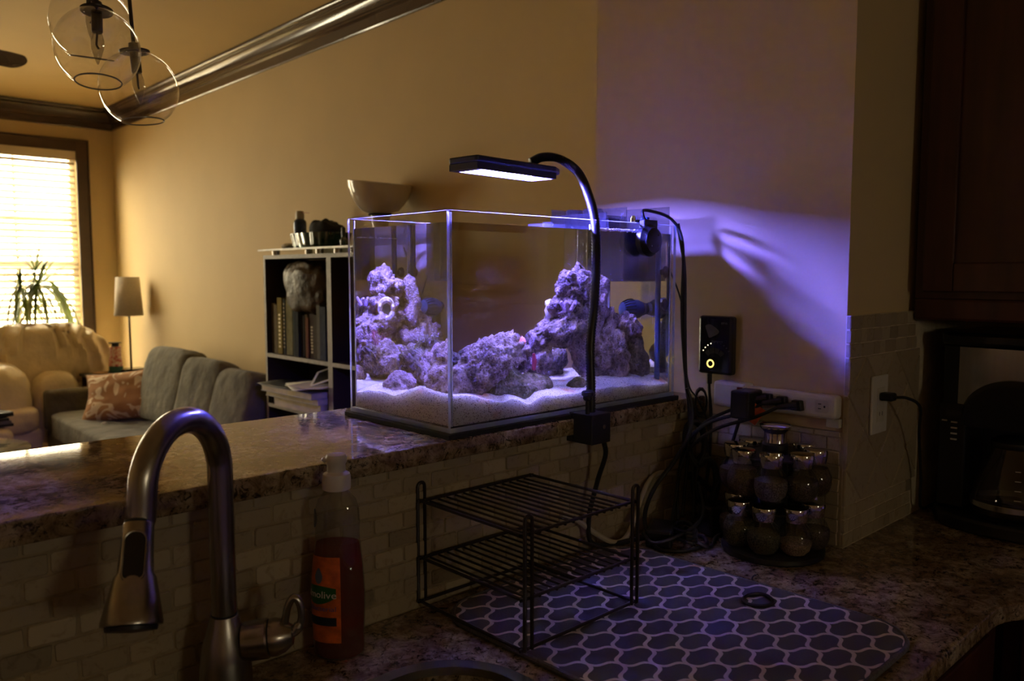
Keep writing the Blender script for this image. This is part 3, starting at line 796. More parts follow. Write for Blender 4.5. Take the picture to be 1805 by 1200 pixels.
# equipment in and on the tank
m_blue = pm('dark blue plastic', (.035, .060, .16), .4, var=.1)
t = thing('circulation_pump', 'slotted barrel shaped pump under water by the right end', 'pump', (1.352, 1.112, 1.362))
pmx = Matrix.Rotation(pi / 2, 3, 'Y')
obj('barrel', MB().lathe([(.006, -.036), (.015, -.034), (.0195, -.020), (.021, 0), (.0195, .018), (.016, .028), (.008, .031)], (1.348, 1.112, 1.362), 28, m=pmx), m_blue, t)
for k in range(18):
    a = 2 * pi * k / 18
    obj('slat', MB().tube([(1.348 - .032, 1.112 + .0165 * cos(a), 1.362 + .0165 * sin(a)), (1.348 - .016, 1.112 + .0215 * cos(a), 1.362 + .0215 * sin(a)), (1.348 - .002, 1.112 + .0222 * cos(a), 1.362 + .0222 * sin(a))], .0011, 5), m_black, t)
obj('mount', MB().lathe([(.010, .0), (.014, .006), (.012, .014)], (1.378, 1.112, 1.362), 20, m=pmx), m_black, t)
tag(obj('return_pipe', MB().lathe([(.0075, 1.206), (.0075, 1.524)], (1.374, 1.034, 0), 16), m_blue), 'dark blue vertical pipe standing in the tank corner', 'pipe')
for zz, lb in ((1.440, 'upper black suction cup on the right pane'), (1.372, 'lower black suction cup on the right pane')):
    t = thing('suction_cup', lb, 'suction cup', (1.392, 1.024, zz), group='suction cups')
    obj('cup', MB().lathe([(.0125, .0), (.012, .003), (.006, .007), (.004, .010), (.006, .013)], (1.3918, 1.024, zz), 18, m=Matrix.Rotation(-pi / 2, 3, 'Y')), m_black, t)
    obj('clip', MB().box(1.374, 1.380, 1.018, 1.031, zz - .005, zz + .005), m_black, t, smooth=False)
# clear intake box in the back corner
t = thing('intake_box', 'clear acrylic intake box in the rear right tank corner', 'intake box', (1.30, 1.25, 1.34))
obj('front_plate', MB().box(1.255, 1.318, 1.232, 1.235, 1.335, 1.545), m_acryc, t, smooth=False)
obj('side_plate', MB().box(1.252, 1.2549, 1.232, 1.281, 1.335, 1.545), m_acryc, t, smooth=False)
obj('tube', MB().lathe([(.012, 1.33), (.012, 1.55)], (1.290, 1.258, 0), 20, cap=False), m_acryc, t)
# motor with round face clamped at the front pane
pc = AY(1146, 424, .978)
t = thing('pump_motor', 'black round pump motor hanging outside the front pane', 'motor', (pc.x, .98, pc.z))
RX = Matrix.Rotation(pi / 2, 3, 'X')
obj('motor_body', MB().lathe([(.024, -.0160), (.030, -.012), (.0315, -.004), (.0315, .0), (.026, .006), (.0245, .011), (.021, .0125)], (pc.x, .9785, pc.z), 36, m=RX), m_black, t)
for a in (45, 135, 225, 315):
    obj('screw_hole', MB().lathe([(.0018, .0), (.0018, .0005)], (pc.x + .015 * cos(radians(a)), .9659, pc.z + .015 * sin(radians(a))), 10, m=RX), m_blackg, t)
obj('bracket', MB().box(pc.x - .016, pc.x + .026, .979, .994, pc.z + .022, TZ1 + .006).box(pc.x - .016, pc.x + .026, .9941, 1.012, TZ1 + .001, TZ1 + .006), m_black, t, smooth=False, bev=.003)
obj('cable', MB().tube(cr([(pc.x, .985, pc.z + .03), (pc.x - .01, .99, TZ1 + .018), (pc.x + .02, 1.0, TZ1 + .026), (1.39, 1.0, TZ1 + .012), (1.410, .985, TZ1 - .04), (1.410, .985, 1.36), (1.408, .975, 1.25), (1.415, .972, 1.20)], 8), .0032, 8), m_rubber, t)
obj('thumb_screw', MB().lathe([(.006, 0), (.006, .008), (.004, .008), (.004, .012)], (pc.x - .02, 1.004, TZ1 + .002), 14), m_chrome, t)
obj('clip_lever', MB().box(pc.x + .012, pc.x + .022, .996, 1.012, TZ1 + .008, TZ1 + .013), pm('blue clip', (.02, .06, .5), .4), t, smooth=False, bev=.002)
# overflow filter standing in the right end of the tank
t = thing('overflow_filter', 'smoked acrylic overflow box rising above the right tank end', 'filter', (1.36, 1.19, 1.42))
HX0, HX1, HY0, HY1, HZ0, HZ1 = 1.322, 1.3915, 1.118, 1.2810, 1.420, 1.580
obj('tall_plate', MB().box(1.3885, 1.3915, 1.006, 1.1178, 1.505, 1.574), m_acry, t, smooth=False)
for nm, a in (('side_plate', (HX0, HX0 + .003, HY0, HY1, HZ0, 1.566)), ('back_plate', (HX1 - .003, HX1, HY0, HY1, HZ0, HZ1)),
              ('end_plate', (HX0 + .0031, HX1 - .0031, HY0, HY0 + .003, HZ0, 1.560)), ('end_plate', (HX0 + .0031, HX1 - .0031, HY1 - .003, HY1, HZ0, HZ1))):
    obj(nm, MB().box(*a), m_acry, t, smooth=False)
for y, r in ((1.240, .021), (1.185, .024)):
    obj('media_cup', MB().lathe([(r, HZ0 + .002), (r, 1.572), (r - .003, 1.578), (r - .006, 1.578)], ((HX0 + HX1) / 2, y, 0), 24), m_acry, t)
obj('pump_block', MB().box(1.340, 1.380, 1.126, 1.150, HZ0 + .002, 1.556), m_black, t, smooth=False, bev=.004)

# ------------------------------------------------------------------ LED lamp on a gooseneck
m_lens = bpy.data.materials.new('lit LED lens'); m_lens.use_nodes = True
_nt = m_lens.node_tree; _b = _nt.nodes['Principled BSDF']
_b.inputs['Base Color'].default_value = (.8, .8, .9, 1); _b.inputs['Emission Color'].default_value = c4(LED_COLOR)
_tc = _nt.nodes.new('ShaderNodeTexCoord'); _v = _nt.nodes.new('ShaderNodeTexVoronoi'); _v.inputs['Scale'].default_value = 130
_mr = _nt.nodes.new('ShaderNodeMapRange'); _mr.inputs[1].default_value = .0; _mr.inputs[2].default_value = .6; _mr.inputs[3].default_value = 1.5 * LED_POWER * 20; _mr.inputs[4].default_value = .6 * LED_POWER * 20
_nt.links.new(_tc.outputs['Object'], _v.inputs['Vector']); _nt.links.new(_v.outputs['Distance'], _mr.inputs[0]); _nt.links.new(_mr.outputs[0], _b.inputs['Emission Strength'])
lamp = thing('aquarium_lamp', 'black gooseneck LED lamp clamped to the bar, lit over the tank', 'lamp', (1.10, .965, BT))
HM = Matrix.Translation((1.072, 1.142, 0)) @ Matrix.Rotation(radians(4.5), 4, 'Z')
LZ0, LZ1 = 1.626, 1.646
hl, hw = .132, .038
outl = [(-hl, -hw + .004), (-hl + .004, -hw), (hl - .045, -hw), (hl - .012, -hw + .018), (hl, 0), (hl - .012, hw - .018), (hl - .045, hw), (-hl + .004, hw), (-hl, hw - .004)]
obj('lamp_head', MB().prism(outl, LZ0 + .008, LZ1, HM), m_black, lamp, smooth=False, bev=.004)
lx0, lx1, ly = -.112, .090, .028
obj('lens_frame', MB().box(-hl + .002, lx0, -hw + .002, hw - .002, LZ0 - .004, LZ0 + .0078, m=HM).box(lx1, hl - .045, -hw + .002, hw - .002, LZ0 - .004, LZ0 + .0078, m=HM)
    .box(lx0, lx1, -hw + .002, -ly, LZ0 - .004, LZ0 + .0078, m=HM).box(lx0, lx1, ly, hw - .002, LZ0 - .004, LZ0 + .0078, m=HM), m_black, lamp, smooth=False)
obj('led_lens', MB().box(lx0 + .001, lx1 - .001, -ly + .001, ly - .001, LZ0 + .0055, LZ0 + .0076, m=HM), m_lens, lamp, smooth=False)
for dx in (-.062, .045):
    sl_ = bpy.data.lights.new('white_led', 'SPOT'); sl_.energy = LED_WHITE; sl_.color = (.95, .88, 1.0); sl_.spot_size = radians(125); sl_.spot_blend = .6; sl_.shadow_soft_size = .008
    so_ = bpy.data.objects.new('white_led', sl_); C.objects.link(so_); so_.parent = lamp
    so_.matrix_basis = WM[lamp].inverted() @ HM @ Matrix.Translation((dx, 0, LZ0 + .003))
gp = [(1.100, .962, 1.176), (1.1005, .963, 1.24), (1.103, .967, 1.31), (1.118, .972, 1.38), (1.138, .985, 1.46), (1.156, 1.005, 1.535), (1.170, 1.035, 1.588), (1.185, 1.070, 1.628), (1.182, 1.098, 1.652), (1.165, 1.118, 1.664), (1.140, 1.130, 1.663), (1.118, 1.138, 1.652)]
g = cr(gp, 26)
rs = [.0091 if i % 2 else .0078 for i in range(len(g))]
obj('gooseneck', MB().tube(g, rs, 14), pm('black flexible metal neck', (.012, .011, .012), .38, var=.1, spec=.5), lamp, ang=80)
CXL, CXR = 1.072, 1.124
obj('clamp_block', MB().box(CXL, CXR, .935, .979, BT - .042, BT + .012).box(CXL, CXR, .9791, .990, BT + .0005, BT + .012).box(CXL, CXR, .9791, 1.003, BT - .042, BT - .0305), m_black, lamp, smooth=False, bev=.0015)
obj('clamp_hole', MB().lathe([(.004, 0), (.004, .0006)], (1.106, .9352, BT - .012), 14, m=RX), m_steel, lamp)
obj('screw', MB().lathe([(.0042, BT + .012), (.0042, BT + .040)], (1.080, .952, 0), 12), m_black, lamp)
obj('screw_knob', MB().lathe([(.006, BT + .036), (.0085, BT + .039), (.0085, BT + .044), (.0115, BT + .046), (.0115, BT + .052), (.009, BT + .054)], (1.080, .952, 0), 16), m_black, lamp)
obj('power_cable', MB().tube(cr([(1.116, .945, BT - .04), (1.128, .950, BT - .07), (1.124, .965, BT - .12), (1.112, .975, BT - .19), (1.12, .975, CT + .02), (1.17, .965, CT + .010), (1.24, .94, CT + .012)], 8), .0046, 8), m_rubber, lamp)

# ================================================================== THINGS ON THE SINK COUNTER
# ---- faucet
fb = AZ(400, 1236, CT)
hd = AD(232, 1098, .80); jt = AD(245, 917, .835)
fct = thing('kitchen_faucet', 'brushed nickel pull-down faucet with a high arched spout', 'faucet', (fb.x, fb.y, CT))
p0 = Vector((fb.x, fb.y, 0))
hz = Vector((jt.x - fb.x, jt.y - fb.y, 0)); reach = hz.length; hz.normalize()
zt = AD(322, 750, .87).z
post_top = zt - reach * .55
sp = [Vector((fb.x, fb.y, CT + .11)), Vector((fb.x, fb.y, CT + .20)), Vector((fb.x, fb.y, post_top))]
for a in range(15, 180, 15):
    q = radians(a)
    sp.append(p0 + hz * (reach * .48 * (1 - cos(q))) + Vector((0, 0, post_top + (zt - post_top) * sin(q) ** .9)))
sp += [p0 + hz * (reach * .975) + Vector((0, 0, post_top - .012)), Vector(jt)]
obj('spout', MB().tube(cr(sp, 6), .0148, 24), m_steel, fct)
obj('body', MB().lathe([(.034, CT), (.034, CT + .004), (.0315, CT + .010), (.0305, CT + .045), (.0265, CT + .075), (.0195, CT + .098), (.0168, CT + .110), (.0160, CT + .1105)], (fb.x, fb.y, 0), 32), m_steel, fct)
obj('joint_ring', MB().lathe([(.0152, CT + .1106), (.0152, CT + .1125)], (fb.x, fb.y, 0), 28), m_black, fct)
ax = (hd - jt).normalized(); L_ = (hd - jt).length
am = ax.to_track_quat('Z', 'Y').to_matrix()
sh = obj('spray_head', MB().lathe([(.0142, 0), (.0150, .002), (.0156, .02), (.0172, .05), (.0205, L_ * .55), (.0262, L_ * .82), (.0292, L_ * .97), (.0288, L_), (.020, L_ + .001)], jt + ax * .0025, 32, m=am), m_steel, fct)
obj('spray_face', MB().lathe([(.025, L_ + .001), (.024, L_ + .005), (.0, L_ + .007)], jt + ax * .0025, 28, m=am), m_black, fct)
obj('ring_gap', MB().lathe([(.0138, -.0005), (.0138, .0028)], jt, 24, m=am), m_black, fct)
vw = (CAMP - (jt + ax * L_ * .38)); vw = (vw - ax * vw.dot(ax)).normalized()
vw = (vw + ax.cross(vw) * .12).normalized()
bmat = Matrix((ax.cross(vw).normalized(), ax, vw)).transposed()
btn = [(x, y) for x, y in rounded(-.0095, .0095, -.024, .024, .0094, 8)]
obj('spray_button', MB().prism(btn, -.004, .0013, Matrix.Translation(jt + ax * L_ * .38 + vw * .0176) @ bmat.to_4x4() @ Matrix.Rotation(.05, 4, 'X')), m_blackg, fct, bev=.001)
obj('button_bezel', MB().tube([Matrix.Translation(jt + ax * L_ * .38 + vw * .0176) @ bmat.to_4x4() @ Matrix.Rotation(.05, 4, 'X') @ Vector((x * 1.10, y * 1.05, .0)) for x, y in btn], .0012, 6, closed=True), m_steel, sh)
# handle on the right side
h0 = Vector((fb.x + .010, fb.y - .008, CT + .074)); hdir = Vector((.80, -.58, .10)).normalized()
hq = hdir.to_track_quat('Z', 'Y').to_matrix()
obj('handle_hub', MB().lathe([(.0225, .010), (.0240, .018), (.0240, .038), (.0225, .040)], h0, 28, m=hq), m_steel, fct)
obj('hub_ring', MB().lathe([(.0215, .040), (.0215, .042)], h0, 24, m=hq), m_black, fct)
obj('handle_cap', MB().lathe([(.0225, .042), (.0230, .048), (.0195, .058), (.0120, .068), (.0, .071)], h0, 28, m=hq), m_steel, fct)
e0 = h0 + hdir * .052
lp = [e0, e0 + hdir * .018 + Vector((0, 0, .004)), e0 + hdir * .027 + Vector((0, 0, .018)), e0 + hdir * .025 + Vector((0, 0, .038)), e0 + hdir * .018 + Vector((0, 0, .046)), e0 + hdir * .011 + Vector((0, 0, .036)), e0 + hdir * .006 + Vector((0, 0, .012))]
obj('lever', MB().tube(cr(lp, 6), [.0068] * 10 + [.0048] * 27, 12), m_steel, fct)

# ---- dish soap
SB = Vector((.562, .945, CT))
soap = thing('soap_bottle', 'clear bottle of red dish soap with a pale cap', 'bottle', SB, rz=radians(-42))
prof = [(.028, .000), (.0335, .004), (.0350, .012), (.0345, .03), (.0360, .06), (.0365, .09), (.0345, .125), (.0315, .155), (.0300, .172), (.0310, .190), (.0300, .205), (.0255, .219), (.0185, .227), (.0155, .231), (.0155, .236)]
SYR = .62
obj('bottle', MB().lathe(prof, seg=40, sy=SYR), m_bottle, soap, local=True)
def liquid():
    m, nt, out = newmat('red soap liquid'); N, L = nt.nodes.new, nt.links.new
    t = N('ShaderNodeBsdfTransparent'); t.inputs[0].default_value = (.50, .022, .005, 1)
    tr = N('ShaderNodeBsdfTranslucent'); tr.inputs[0].default_value = (.9, .05, .012, 1)
    d = N('ShaderNodeBsdfDiffuse'); d.inputs[0].default_value = (.75, .045, .012, 1)
    a = N('ShaderNodeMixShader'); a.inputs[0].default_value = .5; L(tr.outputs[0], a.inputs[1]); L(d.outputs[0], a.inputs[2])
    x = N('ShaderNodeMixShader'); x.inputs[0].default_value = .22; L(t.outputs[0], x.inputs[1]); L(a.outputs[0], x.inputs[2])
    L(x.outputs[0], out.inputs[0]); return m
lq = [(max(.0, r - .0016), z + (.0016 if z < .01 else 0)) for r, z in prof if z <= .156] + [(.0285, .160)]
obj('liquid', MB().lathe(lq, seg=40, sy=SYR), liquid(), soap, local=True)
m_cap = pm('pale translucent cap', (.60, .56, .58), .4, var=.05, sss=.2)
cap = obj('cap', MB().lathe([(.0165, .232), (.0185, .233), (.0190, .237), (.0190, .250), (.0178, .254), (.0125, .257), (.0122, .266), (.0140, .270), (.0145, .276), (.0125, .280), (.0, .281)], seg=32), m_cap, soap, local=True)
obj('spout_lip', MB().ell((-.010, 0, .273), .010, .007, .0045), m_cap, cap, local=True)
def on_bottle(mb, zc, a0, off):
    """wrap a flat drawing (x right, y up) round the bottle's side at height zc, facing angle a0"""
    def w(v):
        z = zc + v.y; r = lerp_tab([(q[1], q[0]) for q in prof], z) + off + v.z
        a = a0 + v.x / .030
        return Vector((r * cos(a), r * sin(a) * SYR, z))
    return mb.warp(w)
def patch(w, h, n=10):
    return MB().grid(lambda u, v: Vector(((u - .5) * w, (v - .5) * h, 0)), n, n)
A0 = radians(224)
m_lab = pm('orange soap label', (.62, .13, .02), .4, var=.3, vs=60)
lab = obj('front_label', on_bottle(patch(.060, .118), .085, A0, .0004), m_lab, soap, local=True)
ov = MB().grid(lambda u, v: Vector(((u - .5) * .050, (v - .5) * .026 * (1 - .55 * (2 * u - 1) ** 2) + .004 * (2 * u - 1) ** 2, 0)), 14, 6)
obj('green_swoosh', on_bottle(ov, .092, A0, .0008), pm('label green', (.015, .10, .02), .4), lab, local=True)
obj('brand_lettering', on_bottle(text_mb('Palmolive', .0135), .0925, A0, .0012), pm('label white', (.65, .62, .58), .5), lab, local=True)
obj('blue_lettering', on_bottle(text_mb('Antibacterial', .0098), .0735, A0, .0010), pm('label blue', (.10, .10, .32), .5), lab, local=True)
obj('dark_band', on_bottle(patch(.050, .012), .056, A0, .0009), pm('label dark band', (.012, .02, .035), .5), lab, local=True)
dp = MB().add([Vector((.006 * sin(a) * (1 - .5 * (cos(a) > 0) * cos(a)), .011 * cos(a), 0)) for a in [k * pi / 8 for k in range(16)]], [tuple(range(16))])
obj('drop_mark', on_bottle(dp, .118, A0 + .1, .0010), pm('label drop blue', (.12, .14, .22), .5), lab, local=True)
obj('neck_label', on_bottle(MB().add([Vector((.010 * cos(a), .013 * sin(a), 0)) for a in [k * pi / 10 for k in range(20)]], [tuple(range(20))]), .194, A0 - .45, .0006), pm('neck label blue', (.02, .05, .10), .4), soap, local=True)

# ---- wire shelf
RX0, RX1, RY0, RY1 = .735, .978, .762, .992
rack = thing('wire_shelf', 'black two-tier wire kitchen shelf standing on the drying mat', 'wire rack', ((RX0 + RX1) / 2, (RY0 + RY1) / 2, CT))
WR = .0026
def ring(z, ins=0, r=WR):
    return MB().tube(cr([(x, y, z) for x, y in rounded(RX0 + ins, RX1 - ins, RY0 + ins, RY1 - ins, .012, 3)], 2, True), r, 8, closed=True)
obj('base_frame', ring(CT + .0125), m_wire, rack)
for z in (CT + .082, CT + .172):
    f = obj('shelf_frame', ring(z, .002), m_wire, rack)
    nw = 14
    for k in range(1, nw):
        x = RX0 + .002 + (RX1 - RX0 - .004) * k / nw
        obj('shelf_wire', MB().tube([(x, RY0 + .002, z - .0035), (x, RY1 - .002, z - .0035)], .0019, 6), m_wire, f)
for x, y, dx, dy in ((RX0, RY0, 1, 0), (RX1, RY0, -1, 0), (RX0, RY1, 1, 0)):
    a, b = Vector((x + dx * .000, y, 0)), Vector((x + dx * .0135, y, 0))
    zt_ = CT + .193
    yo = -.0045 if y == RY0 else .0045
    pts = [(a.x, y + yo, CT + .0125), (a.x, y + yo, zt_)] + [((a.x + b.x) / 2 - (b.x - a.x) / 2 * cos(radians(q)), y + yo, zt_ + .0065 * sin(radians(q))) for q in range(30, 180, 30)] + [(b.x, y + yo, zt_), (b.x, y + yo, CT + .0125)]
    obj('post', MB().tube(pts, .0028, 8), m_wire, rack)

# ---- drying mat with trellis print
def matmat():
    m, nt, out = newmat('grey trellis drying mat'); N, L = nt.nodes.new, nt.links.new
    b = N('ShaderNodeBsdfPrincipled'); L(b.outputs[0], out.inputs[0]); b.inputs['Roughness'].default_value = .95
    tc = N('ShaderNodeTexCoord'); sp_ = N('ShaderNodeSeparateXYZ'); L(tc.outputs['Object'], sp_.inputs[0])
    def mth(op, a, b_=None, c=None):
        n = N('ShaderNodeMath'); n.operation = op
        for i, v in enumerate((a, b_, c)):
            if v is None: continue
            if isinstance(v, (int, float)): n.inputs[i].default_value = v
            else: L(v, n.inputs[i])
        return n.outputs[0]
    px_, py_ = .0637, .0637
    # quatrefoil lattice: ogee curves in both diagonals
    u = mth('MULTIPLY', sp_.outputs[0], 1 / px_); v = mth('MULTIPLY', sp_.outputs[1], 1 / py_)
    s = mth('ADD', u, v); d = mth('SUBTRACT', u, v)
    def wob(a): 
        return mth('MULTIPLY', mth('SINE', mth('MULTIPLY', a, 2 * pi)), .105)
    s2 = mth('ADD', s, wob(d)); d2 = mth('ADD', d, wob(s))
    def dist(a): return mth('ABSOLUTE', mth('SUBTRACT', mth('FRACT', a), .5))
    ds = mth('MINIMUM', mth('SUBTRACT', .5, dist(s2)), mth('SUBTRACT', .5, dist(d2)))
    nz = N('ShaderNodeTexNoise'); nz.inputs['Scale'].default_value = 420; L(tc.outputs['Object'], nz.inputs['Vector'])
    ds2 = mth('ADD', ds, mth('MULTIPLY', mth('SUBTRACT', nz.outputs['Fac'], .5), .03))
    r = N('ShaderNodeValToRGB'); r.color_ramp.elements[0].position = .060; r.color_ramp.elements[0].color = (.60, .50, .46, 1)
    r.color_ramp.elements[1].position = .075; r.color_ramp.elements[1].color = (.085, .078, .080, 1)
    L(ds2, r.inputs[0]); L(r.outputs[0], b.inputs['Base Color'])
    bp = N('ShaderNodeBump'); bp.inputs['Strength'].default_value = .6; bp.inputs['Distance'].default_value = .001; L(nz.outputs['Fac'], bp.inputs['Height']); L(bp.outputs[0], b.inputs['Normal'])
    return m
MW, ML = .458, .552
dm = thing('drying_mat', 'dark grey dish drying mat with a pale trellis print', 'mat', mat4=Matrix.Translation((.970, .688, CT)) @ Matrix.Rotation(radians(1), 4, 'Z'))
obj('pad', MB().prism(rounded(-MW / 2, MW / 2, -ML / 2, ML / 2, .075, 10), .0008, .0075), matmat(), dm, local=True, bev=.003)
obj('border', MB().tube([(x, y, .0045) for x, y in rounded(-MW / 2, MW / 2, -ML / 2, ML / 2, .075, 10)], .0042, 8, closed=True), pm('grey binding', (.11, .105, .11), .9, var=.2, vs=300), dm, local=True)
hc = AZ(1336, 1058, CT + .010)
tag(obj('hair_tie', MB().tube(cr([hc + Vector((.026 * cos(a) * (1 + .08 * sin(3 * a)), .021 * sin(a), .001)) for a in [k * pi / 6 for k in range(12)]], 4, True), .0028, 8, closed=True), m_rubber), 'black elastic hair tie lying on the drying mat', 'hair tie')
hk = AZ(1329, 1026, CT)
tag(obj('wire_clip', MB().tube(cr([hk + Vector((0, 0, .002)), hk + Vector((-.003, .002, .006)), hk + Vector((.0, .001, .011)), hk + Vector((.004, -.002, .012))], 5), .0012, 6), m_black), 'tiny black bent clip on the counter behind the mat', 'clip')

# ---- spice carousel
SC = Vector((1.383, .752, CT))
car = thing('spice_carousel', 'black revolving spice rack with a chrome knob on top', 'spice rack', SC)
obj('base', MB().lathe([(.090, 0), (.094, .004), (.094, .012), (.086, .017), (.03, .019)], SC, 48), m_black, car)
obj('column', MB().lathe([(.024, .018), (.024, .205), (.020, .209)], SC, 28), m_black, car)
for z in (.086, .184):
    obj('tier_plate', MB().lathe([(.024, z), (.074, z), (.076, z + .002), (.074, z + .004), (.024, z + .004)], SC, 40), m_black, car)
obj('knob', MB().lathe([(.021, .209), (.0205, .226), (.022, .230), (.027, .234), (.029, .238), (.029, .241), (.025, .244), (0, .245)], SC, 36), m_chrome, car)
m_spice = [pm('spice %s' % n, c, .95, var=.55, vs=380, bump=.8, bs=500) for n, c in (('peppercorn', (.07, .05, .04)), ('green herbs', (.075, .07, .04)), ('brown', (.09, .055, .03)), ('salt', (.30, .22, .17)), ('mixed', (.13, .11, .08)), ('dark', (.035, .03, .025)))]
JP = [(.014, .0), (.020, .001), (.0275, .010), (.0310, .024), (.0300, .038), (.0240, .051), (.0185, .057), (.0175, .062)]
def jar_proto():
    j = thing('spice_jar', 'x', 'jar')
    obj('glass', MB().lathe(JP, seg=28, cap=True), m_jar, j, local=True)
    obj('lid', MB().lathe([(.0185, .0605), (.0195, .0612), (.0205, .066), (.0214, .074), (.0216, .082), (.0206, .085), (0, .0856)], seg=28), m_chrome, j, local=True)
    return j
proto = jar_proto()
fills = {}
def fill_mesh(level, mi):
    if (level, mi) in fills: return fills[(level, mi)]
    pr_ = [(max(.001, r - .0016), z + (.0012 if z < .01 else 0)) for r, z in JP if z <= level] 
    o = obj('spice', MB().lathe(pr_ + [(0, pr_[-1][1] + .001)], seg=24), m_spice[mi], proto, local=True)
    me = o.data; bpy.data.objects.remove(o); fills[(level, mi)] = me; return me
desc_u = ['dark brown ground spice', 'coarse peppercorns', 'dried green herbs', 'brown flakes', 'pale crushed seeds', 'black seeds', 'tan powder', 'olive leaves']
first = True
for tier, (zb, nm) in enumerate(((.0175, 'lower'), (.1155, 'upper'))):
    for k in range(8):
        a = radians(200 + k * 45 + (4 if tier else -4))
        pos = SC + Vector((.0715 * cos(a), .0715 * sin(a), zb))
        if first: j = proto; first = False
        else:
            j = proto.copy(); C.objects.link(j)
            for ch in proto.children:
                if ch.name.startswith('spice'): continue
                c_ = ch.copy(); C.objects.link(c_); c_.parent = j
        j.matrix_world = Matrix.Translation(pos) @ Matrix.Rotation(R.uniform(0, 6), 4, 'Z')
        lev, mi = [(.038, 1), (.024, 3), (.038, 0), (.051, 4), (.051, 2), (.038, 5), (.038, 2), (.051, 1)][k] if not tier else [(.038, 4), (.038, 0), (.051, 2), (.024, 1), (.051, 5), (.038, 4), (.038, 0), (.051, 2)][k]
        where = ['front', 'front right', 'right', 'rear right', 'rear', 'rear left', 'left', 'front left'][k]
        j['label'] = '%s tier spice jar with chrome lid at the %s of the carousel' % (nm, where)
        j['category'] = 'jar'; j['group'] = 'spice jars in the carousel'
        f_ = bpy.data.objects.new('spice', fill_mesh(lev, mi)); C.objects.link(f_); f_.parent = j

# ---- coffee maker
cm = thing('coffee_maker', 'black drip coffee maker with a steel panel under the cabinet', 'coffee maker', (1.95, .47, CT))
KX, KY0, KY1 = 1.815, .335, .615
yc = (KY0 + KY1) / 2
def stad(x0, x1, y0, y1, bulge, n=10):
    """rounded front towards -x"""
    pts = [(x1, y0), (x1, y1)]
    for k in range(n + 1):
        v = k / n; y = y1 + (y0 - y1) * v
        pts.append((x0 + bulge * (1 - (1 - (2 * v - 1) ** 2) ** .5 if abs(2 * v - 1) < 1 else 1), y))
    return pts
obj('base', MB().prism(stad(1.755, 2.08, KY0 - .005, KY1 + .012, .085), CT + .0004, CT + .030), m_black, cm, bev=.006)
obj('warming_plate', MB().lathe([(.068, CT + .0302), (.070, CT + .034), (.062, CT + .036)], (1.838, yc, 0), 36), m_blackg, cm)
obj('tower', MB().box(1.93, 2.08, KY0, KY1, CT + .030, 1.29), m_black, cm, smooth=False, bev=.010)
obj('hood', MB().prism(stad(KX - .010, 2.08, KY0 - .003, KY1 + .006, .022), 1.288, 1.316), m_blackg, cm, bev=.008)
obj('brew_head', MB().prism(stad(KX, 1.93, KY0, KY1, .018), 1.150, 1.288), m_black, cm, bev=.003)
obj('steel_panel', MB().prism(stad(KX - .003, KX + .030, KY0 + .016, KY1 - .014, .018), 1.167, 1.286), m_inox, cm)
bk = MB()
n_ = 20
arc = [(yc + .092 * cos(pi * k / n_), 1.150 + .075 * sin(pi * k / n_)) for k in range(n_ + 1)]
q = len(arc)
bk.add([(KX - .012, y, z) for y, z in arc] + [(KX - .032, yc + (y - yc) * .9, 1.150 + (z - 1.150) * .86) for y, z in arc] + [(KX - .032, yc, 1.150)],
       [(k, k + 1, q + k + 1, q + k) for k in range(q - 1)] + [(q + k, q + k + 1, 2 * q) for k in range(q - 1)])
bk.prism([(KX - .030, yc - .082), (1.93, yc - .082), (1.93, yc + .082), (KX - .030, yc + .082)], 1.128, 1.150)
obj('filter_basket', bk, m_blackg, cm)
cp = obj('control_column', MB().box(KX + .004, 1.93, KY1 - .052, KY1, CT + .034, 1.166), m_black, cm, smooth=False, bev=.004)
obj('display', MB().prism([(KY1 - .028 + .016 * cos(a), 1.146 + .009 * sin(a)) for a in [k * pi / 8 for k in range(16)]], 0, .002, Matrix(((0, 0, -1, KX + .0045), (1, 0, 0, 0), (0, 1, 0, 0), (0, 0, 0, 1)))), pm('grey display', (.05, .05, .05), .2), cp)
for k in range(5):
    obj('button', MB().box(KX + .0015, KX + .0045, KY1 - (.036 if k < 4 else .016), KY1 - (.024 if k < 4 else .006), 1.126 - k * .012 if k < 4 else 1.128, 1.129 - k * .012 if k < 4 else 1.131), m_white, cp, smooth=False)
cf = thing('coffee_carafe', 'empty glass coffee carafe sitting in the coffee maker', 'carafe', (1.838, yc, CT + .037))
cz = CT + .0365
obj('glass', MB().lathe([(.060, 0), (.072, .006), (.076, .022), (.074, .045), (.062, .09), (.046, .125), (.042, .138)], (1.838, yc, cz), 40), clear('carafe glass', (.70, .68, .66), f0=.06, haze=.03, hazecol=(.25, .15, .1)), cf)
obj('band', MB().lathe([(.0765, .018), (.0775, .019), (.0770, .029), (.0758, .030)], (1.838, yc, cz), 40, cap=False), m_inox, cf)
obj('lid', MB().lathe([(.043, .138), (.045, .142), (.044, .150), (.030, .158), (0, .160)], (1.838, yc, cz), 36), m_black, cf)
for k in range(4):
    a = pi + .35; z = .045 + k * .018; rr_ = lerp_tab([(0, .060), (.022, .076), (.045, .074), (.09, .062), (.125, .046)], z) + .0006
    obj('level_mark', MB().add([Vector((1.838, yc, cz + z)) + Vector((cos(a + d) * rr_, sin(a + d) * rr_, dz)) for d in (-.08, .08) for dz in (0, .0014)], [(0, 1, 3, 2)]), m_white, cf, smooth=False)
hp = [(1.838 - .03, yc - .035, cz + .140), (1.79, yc - .075, cz + .142), (1.775, yc - .098, cz + .11), (1.780, yc - .095, cz + .06), (1.80, yc - .075, cz + .028)]
obj('handle', MB().tube(cr(hp, 6), .008, 12), m_black, cf)

